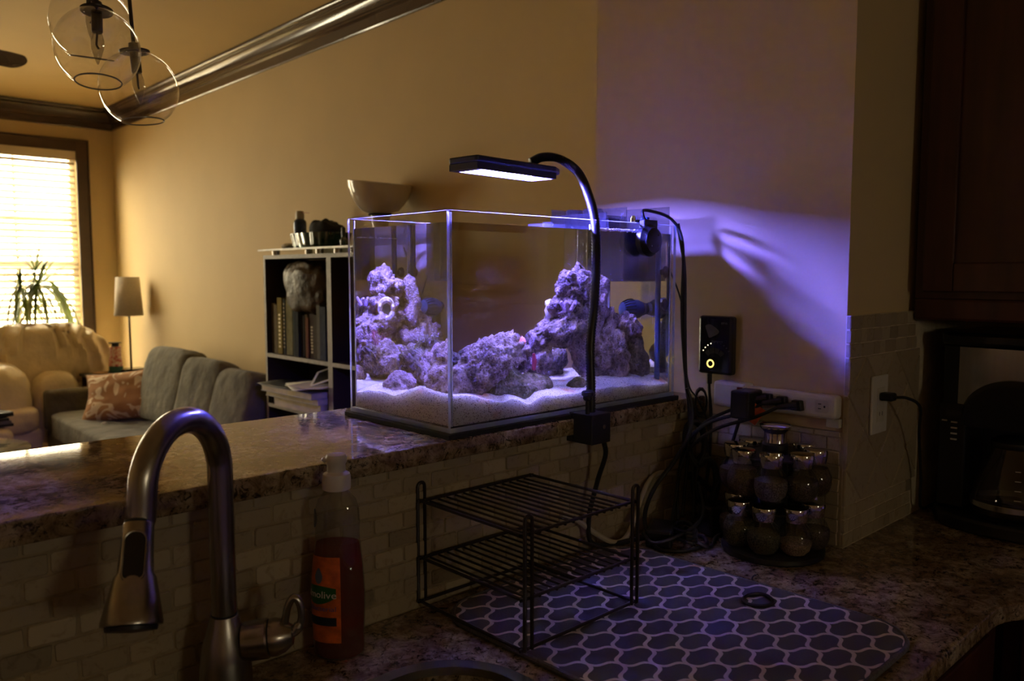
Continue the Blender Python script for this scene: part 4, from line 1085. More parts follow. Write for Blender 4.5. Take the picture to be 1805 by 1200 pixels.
# ---- wall outlet with plug
po = AY(1546, 712, YP0 - .012)
out_ = thing('wall_outlet', 'white wall outlet on the diamond tiles', 'outlet', (po.x, YP0 - .012, po.z))
ph = .058
obj('plate', MB().box(po.x - .036, po.x + .036, YP0 - .0185, YP0 - .0118, po.z - ph, po.z + ph), m_white, out_, smooth=False, bev=.003)
obj('receptacle', MB().box(po.x - .0165, po.x + .0165, YP0 - .0200, YP0 - .0186, po.z - .034, po.z + .034), pm('cream plastic', (.56, .53, .46), .35, var=.03), out_, smooth=False, bev=.001)
for z in (-.048, .048):
    obj('screw', MB().lathe([(.003, 0), (.003, .001)], (po.x, YP0 - .0187, po.z + z), 10, m=RX), m_white, out_)
for dx in (-.006, .006):
    obj('slot', MB().box(po.x + dx - .001, po.x + dx + .001, YP0 - .0203, YP0 - .0199, po.z - .022, po.z - .014), m_black, out_, smooth=False)
pg = thing('power_plug', 'black plug in the wall outlet, cord to the coffee maker', 'plug', (po.x, YP0 - .02, po.z + .017))
obj('plug_body', MB().box(po.x - .012, po.x + .012, YP0 - .046, YP0 - .0202, po.z + .009, po.z + .025), m_black, pg, smooth=False, bev=.004)
obj('cord', MB().tube(cr([(po.x, YP0 - .044, po.z + .017), (po.x + .012, YP0 - .066, po.z + .016), (po.x + .05, YP0 - .075, po.z - .005), (po.x + .12, YP0 - .05, po.z - .07), (1.80, .640, 1.0), (1.82, .645, CT + .02), (1.90, .652, CT + .006), (2.0, .655, CT + .006)], 8), .0030, 8), m_rubber, pg)

# ================================================================== WIRING ON THE PIER
# ---- pump controller
ct = thing('pump_controller', 'black pump controller with a lit yellow dial on the wall', 'controller', (X1, .945, 1.224))
cy0, cy1, cz0, cz1, cxf = .904, .986, 1.2245, 1.348, X1 - .022
obj('case', MB().box(cxf, X1 - .0005, cy0, cy1, cz0, cz1), m_blackg, ct, smooth=False, bev=.006)
FACE = Matrix(((0, 0, -1, cxf), (-1, 0, 0, 0), (0, 1, 0, 0), (0, 0, 0, 1)))   # drawing x -> -y, y -> z, z -> -x
def on_face(x, y): return Matrix.Translation((0, .945, 1.286)) @ FACE @ Matrix.Translation((x, y, 0))
m_gray = pm('grey print', (.13, .13, .13), .5)
lg = [(-.023, .040), (-.012, .044), (.004, .036), (.010, .030), (.006, .024), (-.006, .018), (-.014, .016), (-.018, .026)]
obj('fish_logo', MB().prism(cr([(a, b, 0) for a, b in lg], 3, True), 0, .0003, on_face(0, 0)), m_gray, ct, smooth=False)
for tx, sz, x, y, mt in (('MP10', .0062, .022, .047, m_gray), ('QUIETDRIVE', .0050, .006, .008, m_gray)):
    mb = text_mb(tx, sz); mm = on_face(x, y); mb.warp(lambda v: mm @ v); obj('lettering', mb, mt, ct, smooth=False)
for k in range(10):
    a = radians(150 - k * 13); lit = k < 4
    x, y = .004 + .036 * cos(a), -.030 + .036 * sin(a)
    obj('indicator', MB().lathe([(.0012, 0), (.0012, .0004)], (on_face(x, y) @ Vector((0, 0, 0))), 8, m=FACE.to_3x3()), pm('indicator lit', (.8, .7, .5), .4, emit=(1, .8, .45), es=3) if lit else m_gray, ct)
for k in range(4):
    a0, a1 = radians(40 + k * 26), radians(62 + k * 26)
    pts = [(.0 + r * cos(a), -.036 + r * sin(a)) for r, aa in ((.020, (a0, a1)), (.031, (a1, a0))) for a in aa]
    obj('key_pad', MB().prism(pts, 0, .0004, on_face(0, 0)), pm('dark grey key', (.035, .035, .033), .5) if k == 0 else bpy.data.materials['dark grey key'], ct, smooth=False)
dk = on_face(-.004, -.038)
dial = obj('dial', MB().lathe([(.013, 0), (.0125, .006), (.0115, .008), (.0085, .008)], dk @ Vector((0, 0, 0)), 28, m=FACE.to_3x3()), m_blackg, ct)
obj('dial_glow', MB().lathe([(.0060, .0075), (.0060, .0086), (.0088, .0086), (.0088, .0075)], dk @ Vector((0, 0, 0)), 28, m=FACE.to_3x3(), cap=False), pm('dial glow', (.6, .55, .2), .4, emit=(1, .72, .16), es=2.2), dial)
obj('lead', MB().tube(cr([(X1 - .012, .962, cz0 + .004), (X1 - .013, .962, cz0 - .03), (X1 - .014, .955, cz0 - .10), (X1 - .015, .958, cz0 - .20), (X1 - .03, .955, CT + .05), (1.45, .93, CT + .012)], 8), .0034, 8), m_rubber, ct)
obj('lead_strain', MB().lathe([(.0055, cz0 - .022), (.0055, cz0 - .001)], (X1 - .0125, .962, 0), 12), m_rubber, ct)

# ---- power strip
ps = thing('power_strip', 'white power strip fixed along the purple lit wall', 'power strip', (X1, .81, 1.16))
sx0 = X1 - .030
obj('case', MB().box(sx0, X1 - .0005, .676, .936, 1.162, 1.208), m_white, ps, smooth=False, bev=.008, bseg=3)
obj('switch_housing', MB().box(sx0 - .006, X1 - .0005, .862, .938, 1.1615, 1.2135), m_white, ps, smooth=False, bev=.006)
obj('switch', MB().box(sx0 - .009, sx0 - .0061, .868, .880, 1.184, 1.206), pm('red black switch', (.16, .01, .01), .4), ps, smooth=False, bev=.001)
obj('end_bracket', MB().box(X1 - .016, X1 - .0005, .676, .700, 1.146, 1.1619), m_white, ps, smooth=False)
outs = [.845, .812, .780, .748, .703]
for y in outs:
    rc = obj('receptacle', MB().prism([(a, b) for a, b in rounded(-.013, .013, -.012, .012, .004, 3)], 0, .0008, Matrix(((0, 0, -1, sx0), (-1, 0, 0, y), (0, 1, 0, 1.186), (0, 0, 0, 1)))), pm('socket white', (.55, .53, .49), .4), ps, smooth=False)
    for dz in (-.0045, .0045):
        obj('slot', MB().box(sx0 - .0013, sx0 - .0008, y + .001, y + .007, 1.186 + dz - .0008, 1.186 + dz + .0008), m_black, rc, smooth=False)
    obj('slot', MB().box(sx0 - .0013, sx0 - .0008, y - .007, y - .004, 1.184, 1.188), m_black, rc, smooth=False)
lw = text_mb('', .004) if False else None
def plug(name, label, y, dz, ends, big=False):
    t = thing(name, label, 'plug', (sx0, y, 1.186 + dz), group='plugs in the power strip')
    if big:
        obj('brick', MB().box(sx0 - .058, sx0 - .0015, y - .020, y + .020, 1.150, 1.206), m_black, t, smooth=False, bev=.004)
        st = Vector((sx0 - .045, y + .004, 1.151))
    else:
        obj('plug_body', MB().prism([(-.012, -.010), (.012, -.010), (.009, .010), (-.009, .010)], .0015, .016, Matrix(((0, 0, -1, sx0), (-1, 0, 0, y), (0, 1, 0, 1.186 + dz), (0, 0, 0, 1)))), m_black, t, bev=.002)
        obj('strain_relief', MB().tube([(sx0 - .014, y, 1.186 + dz), (sx0 - .022, y + .010, 1.185 + dz), (sx0 - .030, y + .030, 1.181 + dz)], [.0085, .0070, .0045], 10), m_black, t)
        st = Vector((sx0 - .028, y + .027, 1.182 + dz))
    obj('cord', MB().tube(cr([st] + [Vector(e) for e in ends], 8), .0034, 8), m_rubber, t)
BN = Vector((1.40, .955, 1.08))
plug('plug_adapter', 'square black power adapter in the first socket by the switch', .845, 0, [(sx0 - .048, .86, 1.11), (1.43, .89, 1.04), (1.42, .92, .96), (1.38, .93, CT + .02)], True)
plug('power_plug', 'black plug beside the square adapter on the strip', .812, .004, [(1.445, .875, 1.165), (1.42, .93, 1.13), (1.405, .955, 1.08), (1.39, .955, 1.0), (1.36, .94, CT + .03)])
plug('power_plug', 'middle black plug on the white power strip', .780, .002, [(1.435, .85, 1.160), (1.41, .92, 1.13), (1.395, .960, 1.08), (1.37, .96, 1.0), (1.33, .93, CT + .03)])
plug('power_plug', 'black plug next to the free socket of the strip', .748, -.002, [(1.425, .82, 1.155), (1.40, .90, 1.12), (1.385, .955, 1.06), (1.35, .95, .98), (1.31, .93, CT + .03)])
tg = AX(1331, 728, 1.435)
tag(obj('warning_tag', MB().box(-.0006, .0006, -.014, .014, -.020, .016, m=Matrix.Translation(tg) @ Matrix.Rotation(.5, 4, 'Z') @ Matrix.Rotation(.6, 4, 'X')), pm('orange tag', (.62, .11, .04), .5, var=.2, vs=80), smooth=False), 'small orange warning tag on the plug cords', 'tag')

# ---- hanging cables, coils and power bricks in the corner
def cable(label, pts, r=.0034, grp='loose black cables in the corner'):
    tag(obj('power_cable', MB().tube(cr(pts, 8), r, 8), m_rubber), label, 'cable', grp)
cable('black cable dropping from the tank corner over the bar edge', [(1.412, 1.000, 1.54), (1.416, .985, 1.45), (1.412, .978, 1.32), (1.410, .972, 1.22), (1.415, .966, 1.16), (1.405, .955, 1.08), (1.40, .94, 1.0), (1.385, .93, CT + .02)], .0040)
cable('thin black wire looping from the bar into the corner', [(1.425, 1.06, 1.50), (1.428, 1.00, 1.38), (1.424, .985, 1.26), (1.425, .973, 1.20), (1.45, .968, 1.17), (1.47, .955, 1.11), (1.44, .95, 1.03)], .0018)
cable('thick black cable crossing in front of the tiles', [(1.404, .965, 1.20), (1.412, .958, 1.16), (1.395, .950, 1.11), (1.355, .955, 1.06), (1.30, .965, 1.01), (1.255, .955, .965), (1.235, .93, CT + .012)], .0044)
cable('black cable lying in a wide loop on the counter', [(1.24, .93, CT + .007), (1.22, .89, CT + .005), (1.25, .855, CT + .005), (1.31, .85, CT + .005), (1.34, .88, CT + .006), (1.31, .915, CT + .006)], .0036)
cable('black cable curling against the power brick', [(1.21, .925, CT + .03), (1.205, .895, CT + .02), (1.24, .87, CT + .03), (1.30, .868, CT + .04), (1.36, .89, CT + .05), (1.385, .92, CT + .10)], .0034)
cable('black cable running along the pier foot', [(1.46, .90, CT + .006), (1.42, .87, CT + .005), (1.36, .86, CT + .005), (1.30, .835, CT + .005), (1.27, .845, CT + .02)], .0036)
def coil(label, c, r, n, dirv, w=.006, wire=.0030):
    q = Vector(dirv).to_track_quat('Z', 'Y').to_matrix(); pts = []
    rr2 = random.Random(int(c[0] * 1e4))
    for k in range(n * 14):
        a = 2 * pi * k / 14; rr3 = r * (1 + .10 * sin(a * .37 + k * .05)); 
        pts.append(Vector(c) + q @ Vector((rr3 * cos(a) * .55, rr3 * sin(a) * 1.25, w * (k / (n * 14) - .5) * 2 + .002 * sin(k * .9))))
    t = thing('cable_coil', label, 'cable', c, group='coiled cables in the corner')
    obj('loops', MB().tube(pts, wire, 7), m_rubber, t)
    obj('tie', MB().tube([Vector(c) + q @ Vector((.004 * cos(a) + .0, .0, .011 * sin(a))) for a in [k * pi / 6 for k in range(12)]], .0016, 6, closed=True).warp(lambda v: v), m_black, t)
coil('upper bundle of coiled black cable hanging below the bar end', (1.418, .950, 1.085), .036, 9, (-.6, -.8, .25), .014, .0036)
coil('long bundle of coiled black cable beneath the upper bundle', (1.425, .930, 1.005), .042, 10, (-.7, -.7, 0), .016, .0036)
coil('bundle of thin black cord beside the controller lead', (1.458, .966, 1.165), .022, 5, (-.8, -.6, 0), .007, .0020)
coil('loose coil of black cable lying on the counter', (1.290, .885, CT + .026), .034, 4, (.05, .05, 1), .012)
def pbrick(label, c, s, rz):
    t = thing('power_brick', label, 'power brick', c, rz, group='power bricks in the corner')
    obj('case', MB().box(-s[0] / 2, s[0] / 2, -s[1] / 2, s[1] / 2, 0, s[2]), m_black, t, smooth=False, bev=.005, local=True)
    obj('cord_stub', MB().tube([(s[0] / 2, 0, s[2] / 2), (s[0] / 2 + .012, 0, s[2] / 2)], [.005, .0035], 10), m_black, t, local=True)
pbrick('larger black power brick lying under the lamp cable', (1.268, .925, CT + .0005), (.085, .050, .034), .5)
pbrick('smaller black power brick leaning by the pier tiles', (1.395, .885, CT + .0005), (.060, .045, .060), -.3)
# rubber end of a cable sticking out
tag(obj('cable_connector', MB().tube(cr([AY(1215, 838, .955), AY(1235, 848, .95), AY(1260, 870, .945)], 4), [.0085, .0088, .0088, .0085, .0070, .006, .0055, .005, .0045], 12), m_rubber), 'stubby black cable connector poking left out of the tangle', 'connector')
# white hose
tag(obj('white_hose', MB().tube(cr([AY(1188, 835, .990), AY(1160, 834, .990), AY(1140, 855, .985), AY(1124, 900, .975), AY(1105, 945, .965), AY(1082, 956, .965), AY(1050, 940, .975), AY(1015, 915, .985), AY(990, 905, .990)], 8), .0052, 10), pm('white hose', (.50, .46, .38), .5, var=.06)), 'white plastic hose looping along the tiles behind the rack', 'hose')

# ================================================================== LIVING ROOM
def puff(x0, x1, y0, y1, z0, z1, e=.35, seg=40, rings=24, wr=0, wf=9, seed=0, m=None, tuft=None):
    """soft cushion: a rounded block with creases"""
    c = Vector(((x0 + x1) / 2, (y0 + y1) / 2, (z0 + z1) / 2)); h = Vector(((x1 - x0) / 2, (y1 - y0) / 2, (z1 - z0) / 2))
    mb = MB().ell((0, 0, 0), h.x, h.y, h.z, seg, rings, e=e)
    def w(v):
        d = Vector((v.x / h.x, v.y / h.y, v.z / h.z))
        s = 1.0
        if wr: s += wr * noise.noise(v * wf + Vector((seed, seed * 2, 0))) + wr * .5 * (1 - 2 * abs(noise.noise(v * wf * 2.3 + Vector((seed, 0, seed)))))
        q = v * s
        if tuft: q = tuft(q, d)
        return (m @ q if m else q) + c
    return mb.warp(w)

# ---- window blind
m_slat = bpy.data.materials.new('cream blind slat'); m_slat.use_nodes = True
_nt = m_slat.node_tree; _b = _nt.nodes['Principled BSDF']; _o = [n for n in _nt.nodes if n.type == 'OUTPUT_MATERIAL'][0]
_n = _nt.nodes.new('ShaderNodeTexNoise'); _n.inputs['Scale'].default_value = 8
_r = _nt.nodes.new('ShaderNodeValToRGB'); _r.color_ramp.elements[0].color = (.62, .53, .38, 1); _r.color_ramp.elements[1].color = (.70, .61, .46, 1)
_nt.links.new(_n.outputs['Fac'], _r.inputs[0]); _nt.links.new(_r.outputs[0], _b.inputs['Base Color']); _b.inputs['Roughness'].default_value = .5
_t = _nt.nodes.new('ShaderNodeBsdfTranslucent'); _t.inputs[0].default_value = (.8, .68, .48, 1)
_x = _nt.nodes.new('ShaderNodeMixShader'); _x.inputs[0].default_value = .045
_nt.links.new(_b.outputs[0], _x.inputs[1]); _nt.links.new(_t.outputs[0], _x.inputs[2]); _nt.links.new(_x.outputs[0], _o.inputs[0])
def blind(label, x0, x1):
    t = thing('window_blind', label, 'blind', ((x0 + x1) / 2, Y3 + .01, WZ1), group='window blinds')
    obj('head_rail', MB().box(x0 + .006, x1 - .006, Y3 - .030, Y3 + .025, WZ1 - .075, WZ1 - .002), m_slat, t, smooth=False, bev=.004)
    sl = MB()
    w, th, tilt = .050, .0028, radians(34)
    nseg = 4
    for side in (1, -1):
        pass
    prof = [(-w / 2 + w * k / nseg, .004 * (1 - (2 * k / nseg - 1) ** 2)) for k in range(nseg + 1)]
    poly = [(a, b + th / 2) for a, b in prof] + [(a, b - th / 2) for a, b in reversed(prof)]
    n = len(poly)
    X = x1 - x0 - .024
    sl.add([(-X / 2, a * cos(tilt) - b * sin(tilt), a * sin(tilt) + b * cos(tilt)) for a, b in poly] + [(X / 2, a * cos(tilt) - b * sin(tilt), a * sin(tilt) + b * cos(tilt)) for a, b in poly],
           [(i, (i + 1) % n, n + (i + 1) % n, n + i) for i in range(n)] + [tuple(range(n)), tuple(range(n, 2 * n))])
    o = obj('slat', sl, m_slat, t, local=True); me = o.data; bpy.data.objects.remove(o)
    z = WZ1 - .100
    while z > WZ0 + .06:
        piece('slat', me, t, Matrix.Translation(((x0 + x1) / 2, Y3 - .004, z)) @ Matrix.Rotation(R.uniform(-.02, .02), 4, 'X')); z -= .0505
    obj('bottom_rail', MB().box(x0 + .012, x1 - .012, Y3 - .028, Y3 + .020, WZ0 + .020, WZ0 + .042), m_slat, t, smooth=False, bev=.004)
    for q in (.12, .5, .88):
        xx = x0 + (x1 - x0) * q
        obj('ladder_cord', MB().tube([(xx, Y3 - .031, WZ1 - .07), (xx, Y3 - .031, WZ0 + .03)], .0012, 6), m_slat, t)
    return t
blind('cream slatted blind over the bright window', *WINS[0])

# ---- bookshelf along the wall, two bays wide
BX0, BX1 = 2.017, 2.272
BYA, BYM, BYB = 4.105, 3.430, 3.000
BTOP = AX(578, 446, BX0).z
bs = thing('bookshelf', 'dark two-bay bookshelf with a glass top against the wall', 'bookshelf', ((BX0 + BX1) / 2, (BYA + BYB) / 2, 0))
m_bsh = pm('dark espresso board', (.030, .018, .013), .45, var=.2, vs=6)
m_bedge = pm('grey worn board edge', (.23, .19, .14), .5, var=.15, vs=30)
def board(nm, x0, x1, y0, y1, z0, z1):
    mb = MB().box(x0, x1, y0, y1, z0, z1); mb.mi[4] = 1
    return obj(nm, mb, [m_bsh, m_bedge], bs, smooth=False)
zs = [.06, .40, AX(578, 725, BX0).z - .04, AX(578, 645, BX0).z, BTOP - .020]
zs[2] = .72
for y in (BYA - .02, BYM, BYM - .0205, BYB):
    board('side_panel', BX0, BX1, y, y + .020, 0, BTOP)
for a, b in ((BYM + .0203, BYA - .0203), (BYB + .0203, BYM - .0208)):
    for z in zs: board('shelf', BX0, BX1, a, b, z, z + .0195)
    obj('back_board', MB().box(BX1 - .008, BX1 - .0005, a, b, .0805, BTOP - .021), m_bsh, bs, smooth=False)
for y in (BYA - .09, BYM + .13, BYM - .04, BYB + .12):
    for x in (BX0 + .03, BX1 - .03):
        obj('metal_stud', MB().lathe([(.020, BTOP + .0002), (.020, BTOP + .022)], (x, y, 0), 16), m_steel, bs)
m_gtop = clear('greenish glass top', (.72, .85, .78), f0=.06)
mb = MB().box(BX0 - .02, X2 - .004, BYB - .02, BYA + .02, BTOP + .0222, BTOP + .0312); mb.mi = [0, 0, 1, 1, 1, 1]
obj('glass_top', mb, [m_gtop, pm('frosted glass edge', (.62, .56, .44), .3)], bs, smooth=False)
GZ = BTOP + .0315
# books on the upper shelf of the far bay
bk_c = [((0.088, 0.072, 0.044), 'faded brown'), ((0.165, 0.138, 0.088), 'grey'), ((0.231, 0.187, 0.055), 'mustard yellow'), ((0.055, 0.066, 0.066), 'slim dark'), ((0.209, 0.198, 0.110), 'wide olive cream'), ((0.055, 0.066, 0.055), 'dark green'), ((0.028, 0.033, 0.039), 'black'),
        ((0.033, 0.028, 0.028), 'charcoal'), ((0.099, 0.072, 0.039), 'thin tan'), ((0.143, 0.055, 0.033), 'rust red'), ((0.055, 0.039, 0.033), 'dark maroon'), ((0.066, 0.055, 0.044), 'brown black'), ((0.121, 0.121, 0.110), 'pale grey'), ((0.044, 0.055, 0.083), 'navy blue')]
bw = [.036, .030, .042, .022, .058, .036, .036, .030, .020, .022, .040, .030, .028, .046]
bh = [.268, .262, .300, .294, .292, .265, .232, .215, .22, .205, .225, .222, .270, .265]
y = BYA - .028
zsh = zs[3] + .0197
for k in range(14):
    w = bw[k] * 1.18; y0 = y - w
    if y0 < BYM + .024: break
    t = thing('book', 'upright %s book on the upper shelf beside the bag' % bk_c[k][1], 'book', (BX0 + .09, (y + y0) / 2, zsh), group='books on the bookshelf')
    dp = R.uniform(.13, .16); x0 = BX0 + R.uniform(.012, .03)
    mt = pm('book cover %d' % k, bk_c[k][0], .8, var=.18, vs=25, spec=.1)
    obj('cover', MB().box(x0, x0 + .003, y0, y - .001, zsh + .0005, zsh + bh[k]).box(x0 + .003, x0 + dp, y0, y0 + .0025, zsh + .0005, zsh + bh[k]).box(x0 + .003, x0 + dp, y - .0035, y - .001, zsh + .0005, zsh + bh[k]), mt, t, smooth=False)
    obj('pages', MB().box(x0 + .0032, x0 + dp - .004, y0 + .0027, y - .0037, zsh + .003, zsh + bh[k] - .004), pm('paper', (.55, .49, .36), .9) if k == 0 else bpy.data.materials['paper'], t, smooth=False)
    if k in (2, 3, 8, 10):
        for q in range(9 if k != 3 else 12):
            zz = zsh + bh[k] * (.12 + .07 * q)
            obj('spine_print', MB().box(x0 - .0006, x0 - .0001, (y + y0) / 2 - w * .2, (y + y0) / 2 + w * .2, zz, zz + .010), pm('spine gold', (.75, .60, .22), .4) if (k == 2 and q == 0) else (bpy.data.materials['spine gold'] if k == 2 else bpy.data.materials['paper']), t, smooth=False)
    y = y0 - .0015
# plastic bag stuffed above the books
bc = AX(545, 505, BX0 + .08)
m_bag = pm('dull silver brown bag', (.075, .055, .036), .42, var=.4, vs=14, spec=.25, bump=.8, bs=18, dist=.02)
def bagw(v):
    q = v - bc; r = 1 + .22 * noise.noise(q * 9 + Vector((3, 1, 2))) + .10 * (1 - 2 * abs(noise.noise(q * 17)))
    return bc + Vector((q.x * r, q.y * r, q.z * r * (1.0 if q.z < 0 else .95)))
tag(obj('plastic_bag', MB().ell(bc, .072, .175, .140, 48, 30, e=.75).warp(bagw), m_bag), 'crumpled shiny bag stuffed above the books', 'bag')
# papers and books stacked on the middle shelf
zst = zs[2] + .0197
stk = [(.055, .235, .03, 'orange and white box under the stack of papers', (.36, .30, .24)), (.030, .27, -.02, 'thick paperback under the magazines', (.42, .40, .38)), (.030, .26, .05, 'grey covered book in the paper stack', (.34, .33, .33))]
zc = zst
for k, (h, L2, dy, lb, col) in enumerate(stk):
    t = thing('stacked_book', lb, 'book', (BX0 + .03, 3.745, zc + .0005), R.uniform(-.06, .06), group='stack on the middle shelf')
    obj('cover', MB().box(-.05 - .03 * k, .17, -L2 * .95, L2 * .95, 0, .003).box(-.05 - .03 * k, .17, -L2 * .95, L2 * .95, h - .003, h - .0005), pm('stack cover %d' % k, col, .5), t, smooth=False, local=True)
    obj('pages', MB().box(-.045 - .03 * k, .165, -L2 * .94, L2 * .94, .0031, h - .0031), bpy.data.materials['paper'], t, smooth=False, local=True)
    zc += h + .0005
m_pap = pm('white paper', (.62, .60, .58), .7, var=.05)
for k, (lb, dx, dy, rz, col, hx, hy) in enumerate((('dark folder lying across the paper stack', -.03, .16, .1, (.05, .055, .05), .10, .15), ('loose white letter on top of the stack', -.045, -.06, -.35, None, .09, .15), ('second white letter slipped under the photo', -.03, -.12, .25, None, .09, .13))):
    mbx = MB().grid(lambda u, v: Vector(((u - .5) * 2 * hx, (v - .5) * 2 * hy, .004 * sin(u * 3) + .006 * (v - .5) ** 2 * 4)), 8, 8)
    t = obj('letter' if col is None else 'folder', mbx, m_pap if col is None else pm('dark folder', col, .5))
    t.modifiers.new('s', 'SOLIDIFY').thickness = .0015
    t.matrix_world = Matrix.Translation((BX0 + .04 + dx, 3.70 + dy, zc + .003 + k * .010)) @ Matrix.Rotation(rz, 4, 'Z')
    tag(t, lb, 'paper' if col is None else 'folder')
t = thing('photo_print', 'square photo print with a dark picture leaning on the letters', 'photo', mat4=Matrix.Translation((BX0 + .05, 3.56, zc + .075)) @ Matrix.Rotation(radians(-35), 4, 'Y') @ Matrix.Rotation(.6, 4, 'Z'))
obj('border', MB().box(-.065, .065, -.075, .075, 0, .002), m_pap, t, smooth=False, local=True)
obj('picture', MB().box(-.050, .050, -.058, .058, .0021, .0026), pm('dark picture', (.02, .018, .016), .3), t, smooth=False, local=True)
# things on the glass top
def on_top(px, dx=.10): 
    p = AX(px, 440, BX0 + dx); return Vector((p.x, p.y, GZ))
p = on_top(530)
can = thing('spray_can', 'blue air duster can with a pale cap and straw', 'spray can', p)
obj('can', MB().lathe([(.030, 0), (.033, .003), (.033, .135), (.030, .147), (.020, .156)], p, 28), pm('blue can print', (.03, .05, .12), .25, var=.5, vs=30, metal=.3), can)
obj('nozzle_cap', MB().lathe([(.021, .156), (.022, .160), (.022, .182), (.019, .196), (.012, .199), (0, .200)], p, 24), pm('grey cap', (.36, .31, .22), .4), can)
obj('straw', MB().tube([p + Vector((0, -.015, .190)), p + Vector((.0, -.095, .182))], .0016, 6), pm('red straw', (.35, .08, .05), .4), can)
p = AX(555, 440, BX0 + .10); p.z = GZ
m_green = pm('dark green glaze', (.012, .035, .025), .12, var=.2, coat=.6)
dish = thing('fluted_dish', 'dark green fluted baking dish on the bookshelf top', 'dish', p)
mb = MB()
vs_ = []
for (s_, z) in ((.86, 0), (.90, .01), (1.0, .070), (1.0, .074), (.95, .074), (.86, .014), (.0, .012)):
    for k in range(96):
        a = 2 * pi * k / 96; fl = 1 + .030 * cos(16 * a)
        ca, sa = cos(a), sin(a); rx = .105 * (abs(ca) ** .6) * math.copysign(1, ca); ry = .185 * (abs(sa) ** .6) * math.copysign(1, sa)
        vs_.append((p.x + rx * s_ * fl, p.y - .06 + ry * s_ * fl, p.z + z))
mb.add(vs_, [(i * 96 + k, i * 96 + (k + 1) % 96, (i + 1) * 96 + (k + 1) % 96, (i + 1) * 96 + k) for i in range(6) for k in range(96)] + [tuple(reversed(range(96)))])
obj('dish_body', mb, m_green, dish, ang=60)
hc_ = p + Vector((0, -.12, .085))
tag(obj('black_cap', MB().ell(hc_, .075, .115, .055, 32, 20).warp(lambda v: v + Vector((0, 0, .02 * noise.noise((v - hc_) * 14) + (.018 * noise.noise((v - hc_) * 30))))), pm('black cloth', (.010, .010, .012), .9, var=.3)), 'crumpled black cloth cap lying in the green dish', 'cap')
p2 = on_top(606, .03)
bt = thing('small_bottle', 'tiny dark bottle at the edge of the bookshelf top', 'bottle', p2)
obj('bottle', MB().lathe([(.016, 0), (.017, .003), (.017, .030), (.008, .042), (.008, .048)], p2, 18), m_green, bt)
obj('stopper', MB().lathe([(.010, .048), (.010, .085), (.006, .090)], p2, 16), m_black, bt)
p3 = on_top(508, .05)
tag(obj('wash_cloth', MB().ell(p3 + Vector((0, 0, .014)), .03, .05, .013, 24, 12).warp(lambda v: v + Vector((0, 0, .008 * noise.noise(v * 30)))), pm('pale cloth', (.50, .46, .38), .9)), 'small pale cloth crumpled behind the green dish', 'cloth')
bp_ = AX(670, 378, BX0 + .13)
bowl = thing('pedestal_bowl', 'large cream bowl on a dark foot above the tank rim', 'bowl', (bp_.x, bp_.y, GZ))
zb_ = bp_.z - GZ
m_bowl = pm('cream glazed ceramic', (.55, .48, .38), .16, var=.04, coat=.5)
rt_ = .150; hb_ = AX(612, 326, BX0 + .13).z - bp_.z - .01
obj('bowl', MB().lathe([(.0, zb_ + .004), (.050, zb_ + .002), (.085, zb_ + .016), (.112, zb_ + hb_ * .30), (.134, zb_ + hb_ * .55), (.146, zb_ + hb_ * .80), (rt_, zb_ + hb_ * .98), (rt_ - .002, zb_ + hb_), (rt_ - .006, zb_ + hb_ * .98), (.138, zb_ + hb_ * .76), (.104, zb_ + hb_ * .34), (.06, zb_ + .03), (0, zb_ + .022)], (bp_.x, bp_.y, GZ), 48, cap=False)
    .warp(lambda v: Vector((v.x, v.y, v.z + max(0, v.z - GZ - zb_) * .14 * ((v.y - bp_.y) / .15)))), m_bowl, bowl)
obj('foot_ring', MB().lathe([(.052, zb_ - .006), (.056, zb_ - .002), (.052, zb_ + .0018)], (bp_.x, bp_.y, GZ), 36), m_black, bowl)
obj('pedestal', MB().lathe([(.075, 0), (.075, .006), (.055, .014), (.035, zb_ * .5), (.045, zb_ - .0062)], (bp_.x, bp_.y, GZ), 36), m_bowl, bowl)

# ---- sofa
m_sofa = pm('charcoal sofa fabric', (.112, .100, .068), .92, var=.22, vs=9, bump=.6, bs=11, dist=.03, sheen=.1)
SFX = 1.50; SY0_, SY1_ = 4.16, 6.60
sofa = thing('sofa', 'charcoal fabric sofa along the tan wall', 'sofa', (1.88, 5.4, 0))
obj('base', MB().box(SFX + .02, X2 - .02, SY0_, SY1_, .10, .30), m_sofa, sofa, smooth=False, bev=.015)
for x in (SFX + .08, X2 - .09):
    for yy in (SY0_ + .08, SY1_ - .08):
        obj('leg', MB().lathe([(.018, 0), (.026, .0998)], (x, yy, 0), 14), m_black, sofa)
def seat_t(q, d):
    for cy_, cx_ in ((-.35, .0), (.35, .0), (.0, .0), (-.7, 0), (.7, 0)):
        r2 = ((d.y - cy_) * 2.9) ** 2 + ((d.x - cx_) * 1.0) ** 2
        q.z -= .022 * math.exp(-r2 * 14) * (1 if d.z > 0 else 0)
    return q
obj('seat_cushion', puff(SFX - .02, X2 - .20, SY0_ + .02, SY1_ - .135, .28, .455, e=.22, seg=64, rings=20, wr=.012, wf=6, seed=2, tuft=seat_t), m_sofa, sofa)
obj('armrest', MB().box(SFX, X2 - .02, SY1_ - .13, SY1_, .3005, .595), m_sofa, sofa, bev=.03, bseg=4)
obj('back_rail', MB().box(X2 - .13, X2 - .022, SY0_, SY1_ - .1302, .3005, .66), m_sofa, sofa, bev=.03)
for k, (ya, yb, zt2, tw) in enumerate(((5.12, 5.80, .945, .0), (4.62, 5.13, .915, .06), (4.17, 4.63, .885, .04))):
    m3 = Matrix.Rotation(radians(14), 3, 'Y') @ Matrix.Rotation(tw, 3, 'Z')
    obj('back_cushion', puff(X2 - .39, X2 - .19, ya, yb, .44, zt2, e=.38, seg=48, rings=28, wr=.05, wf=5, seed=k + 3, m=m3), m_sofa, sofa)
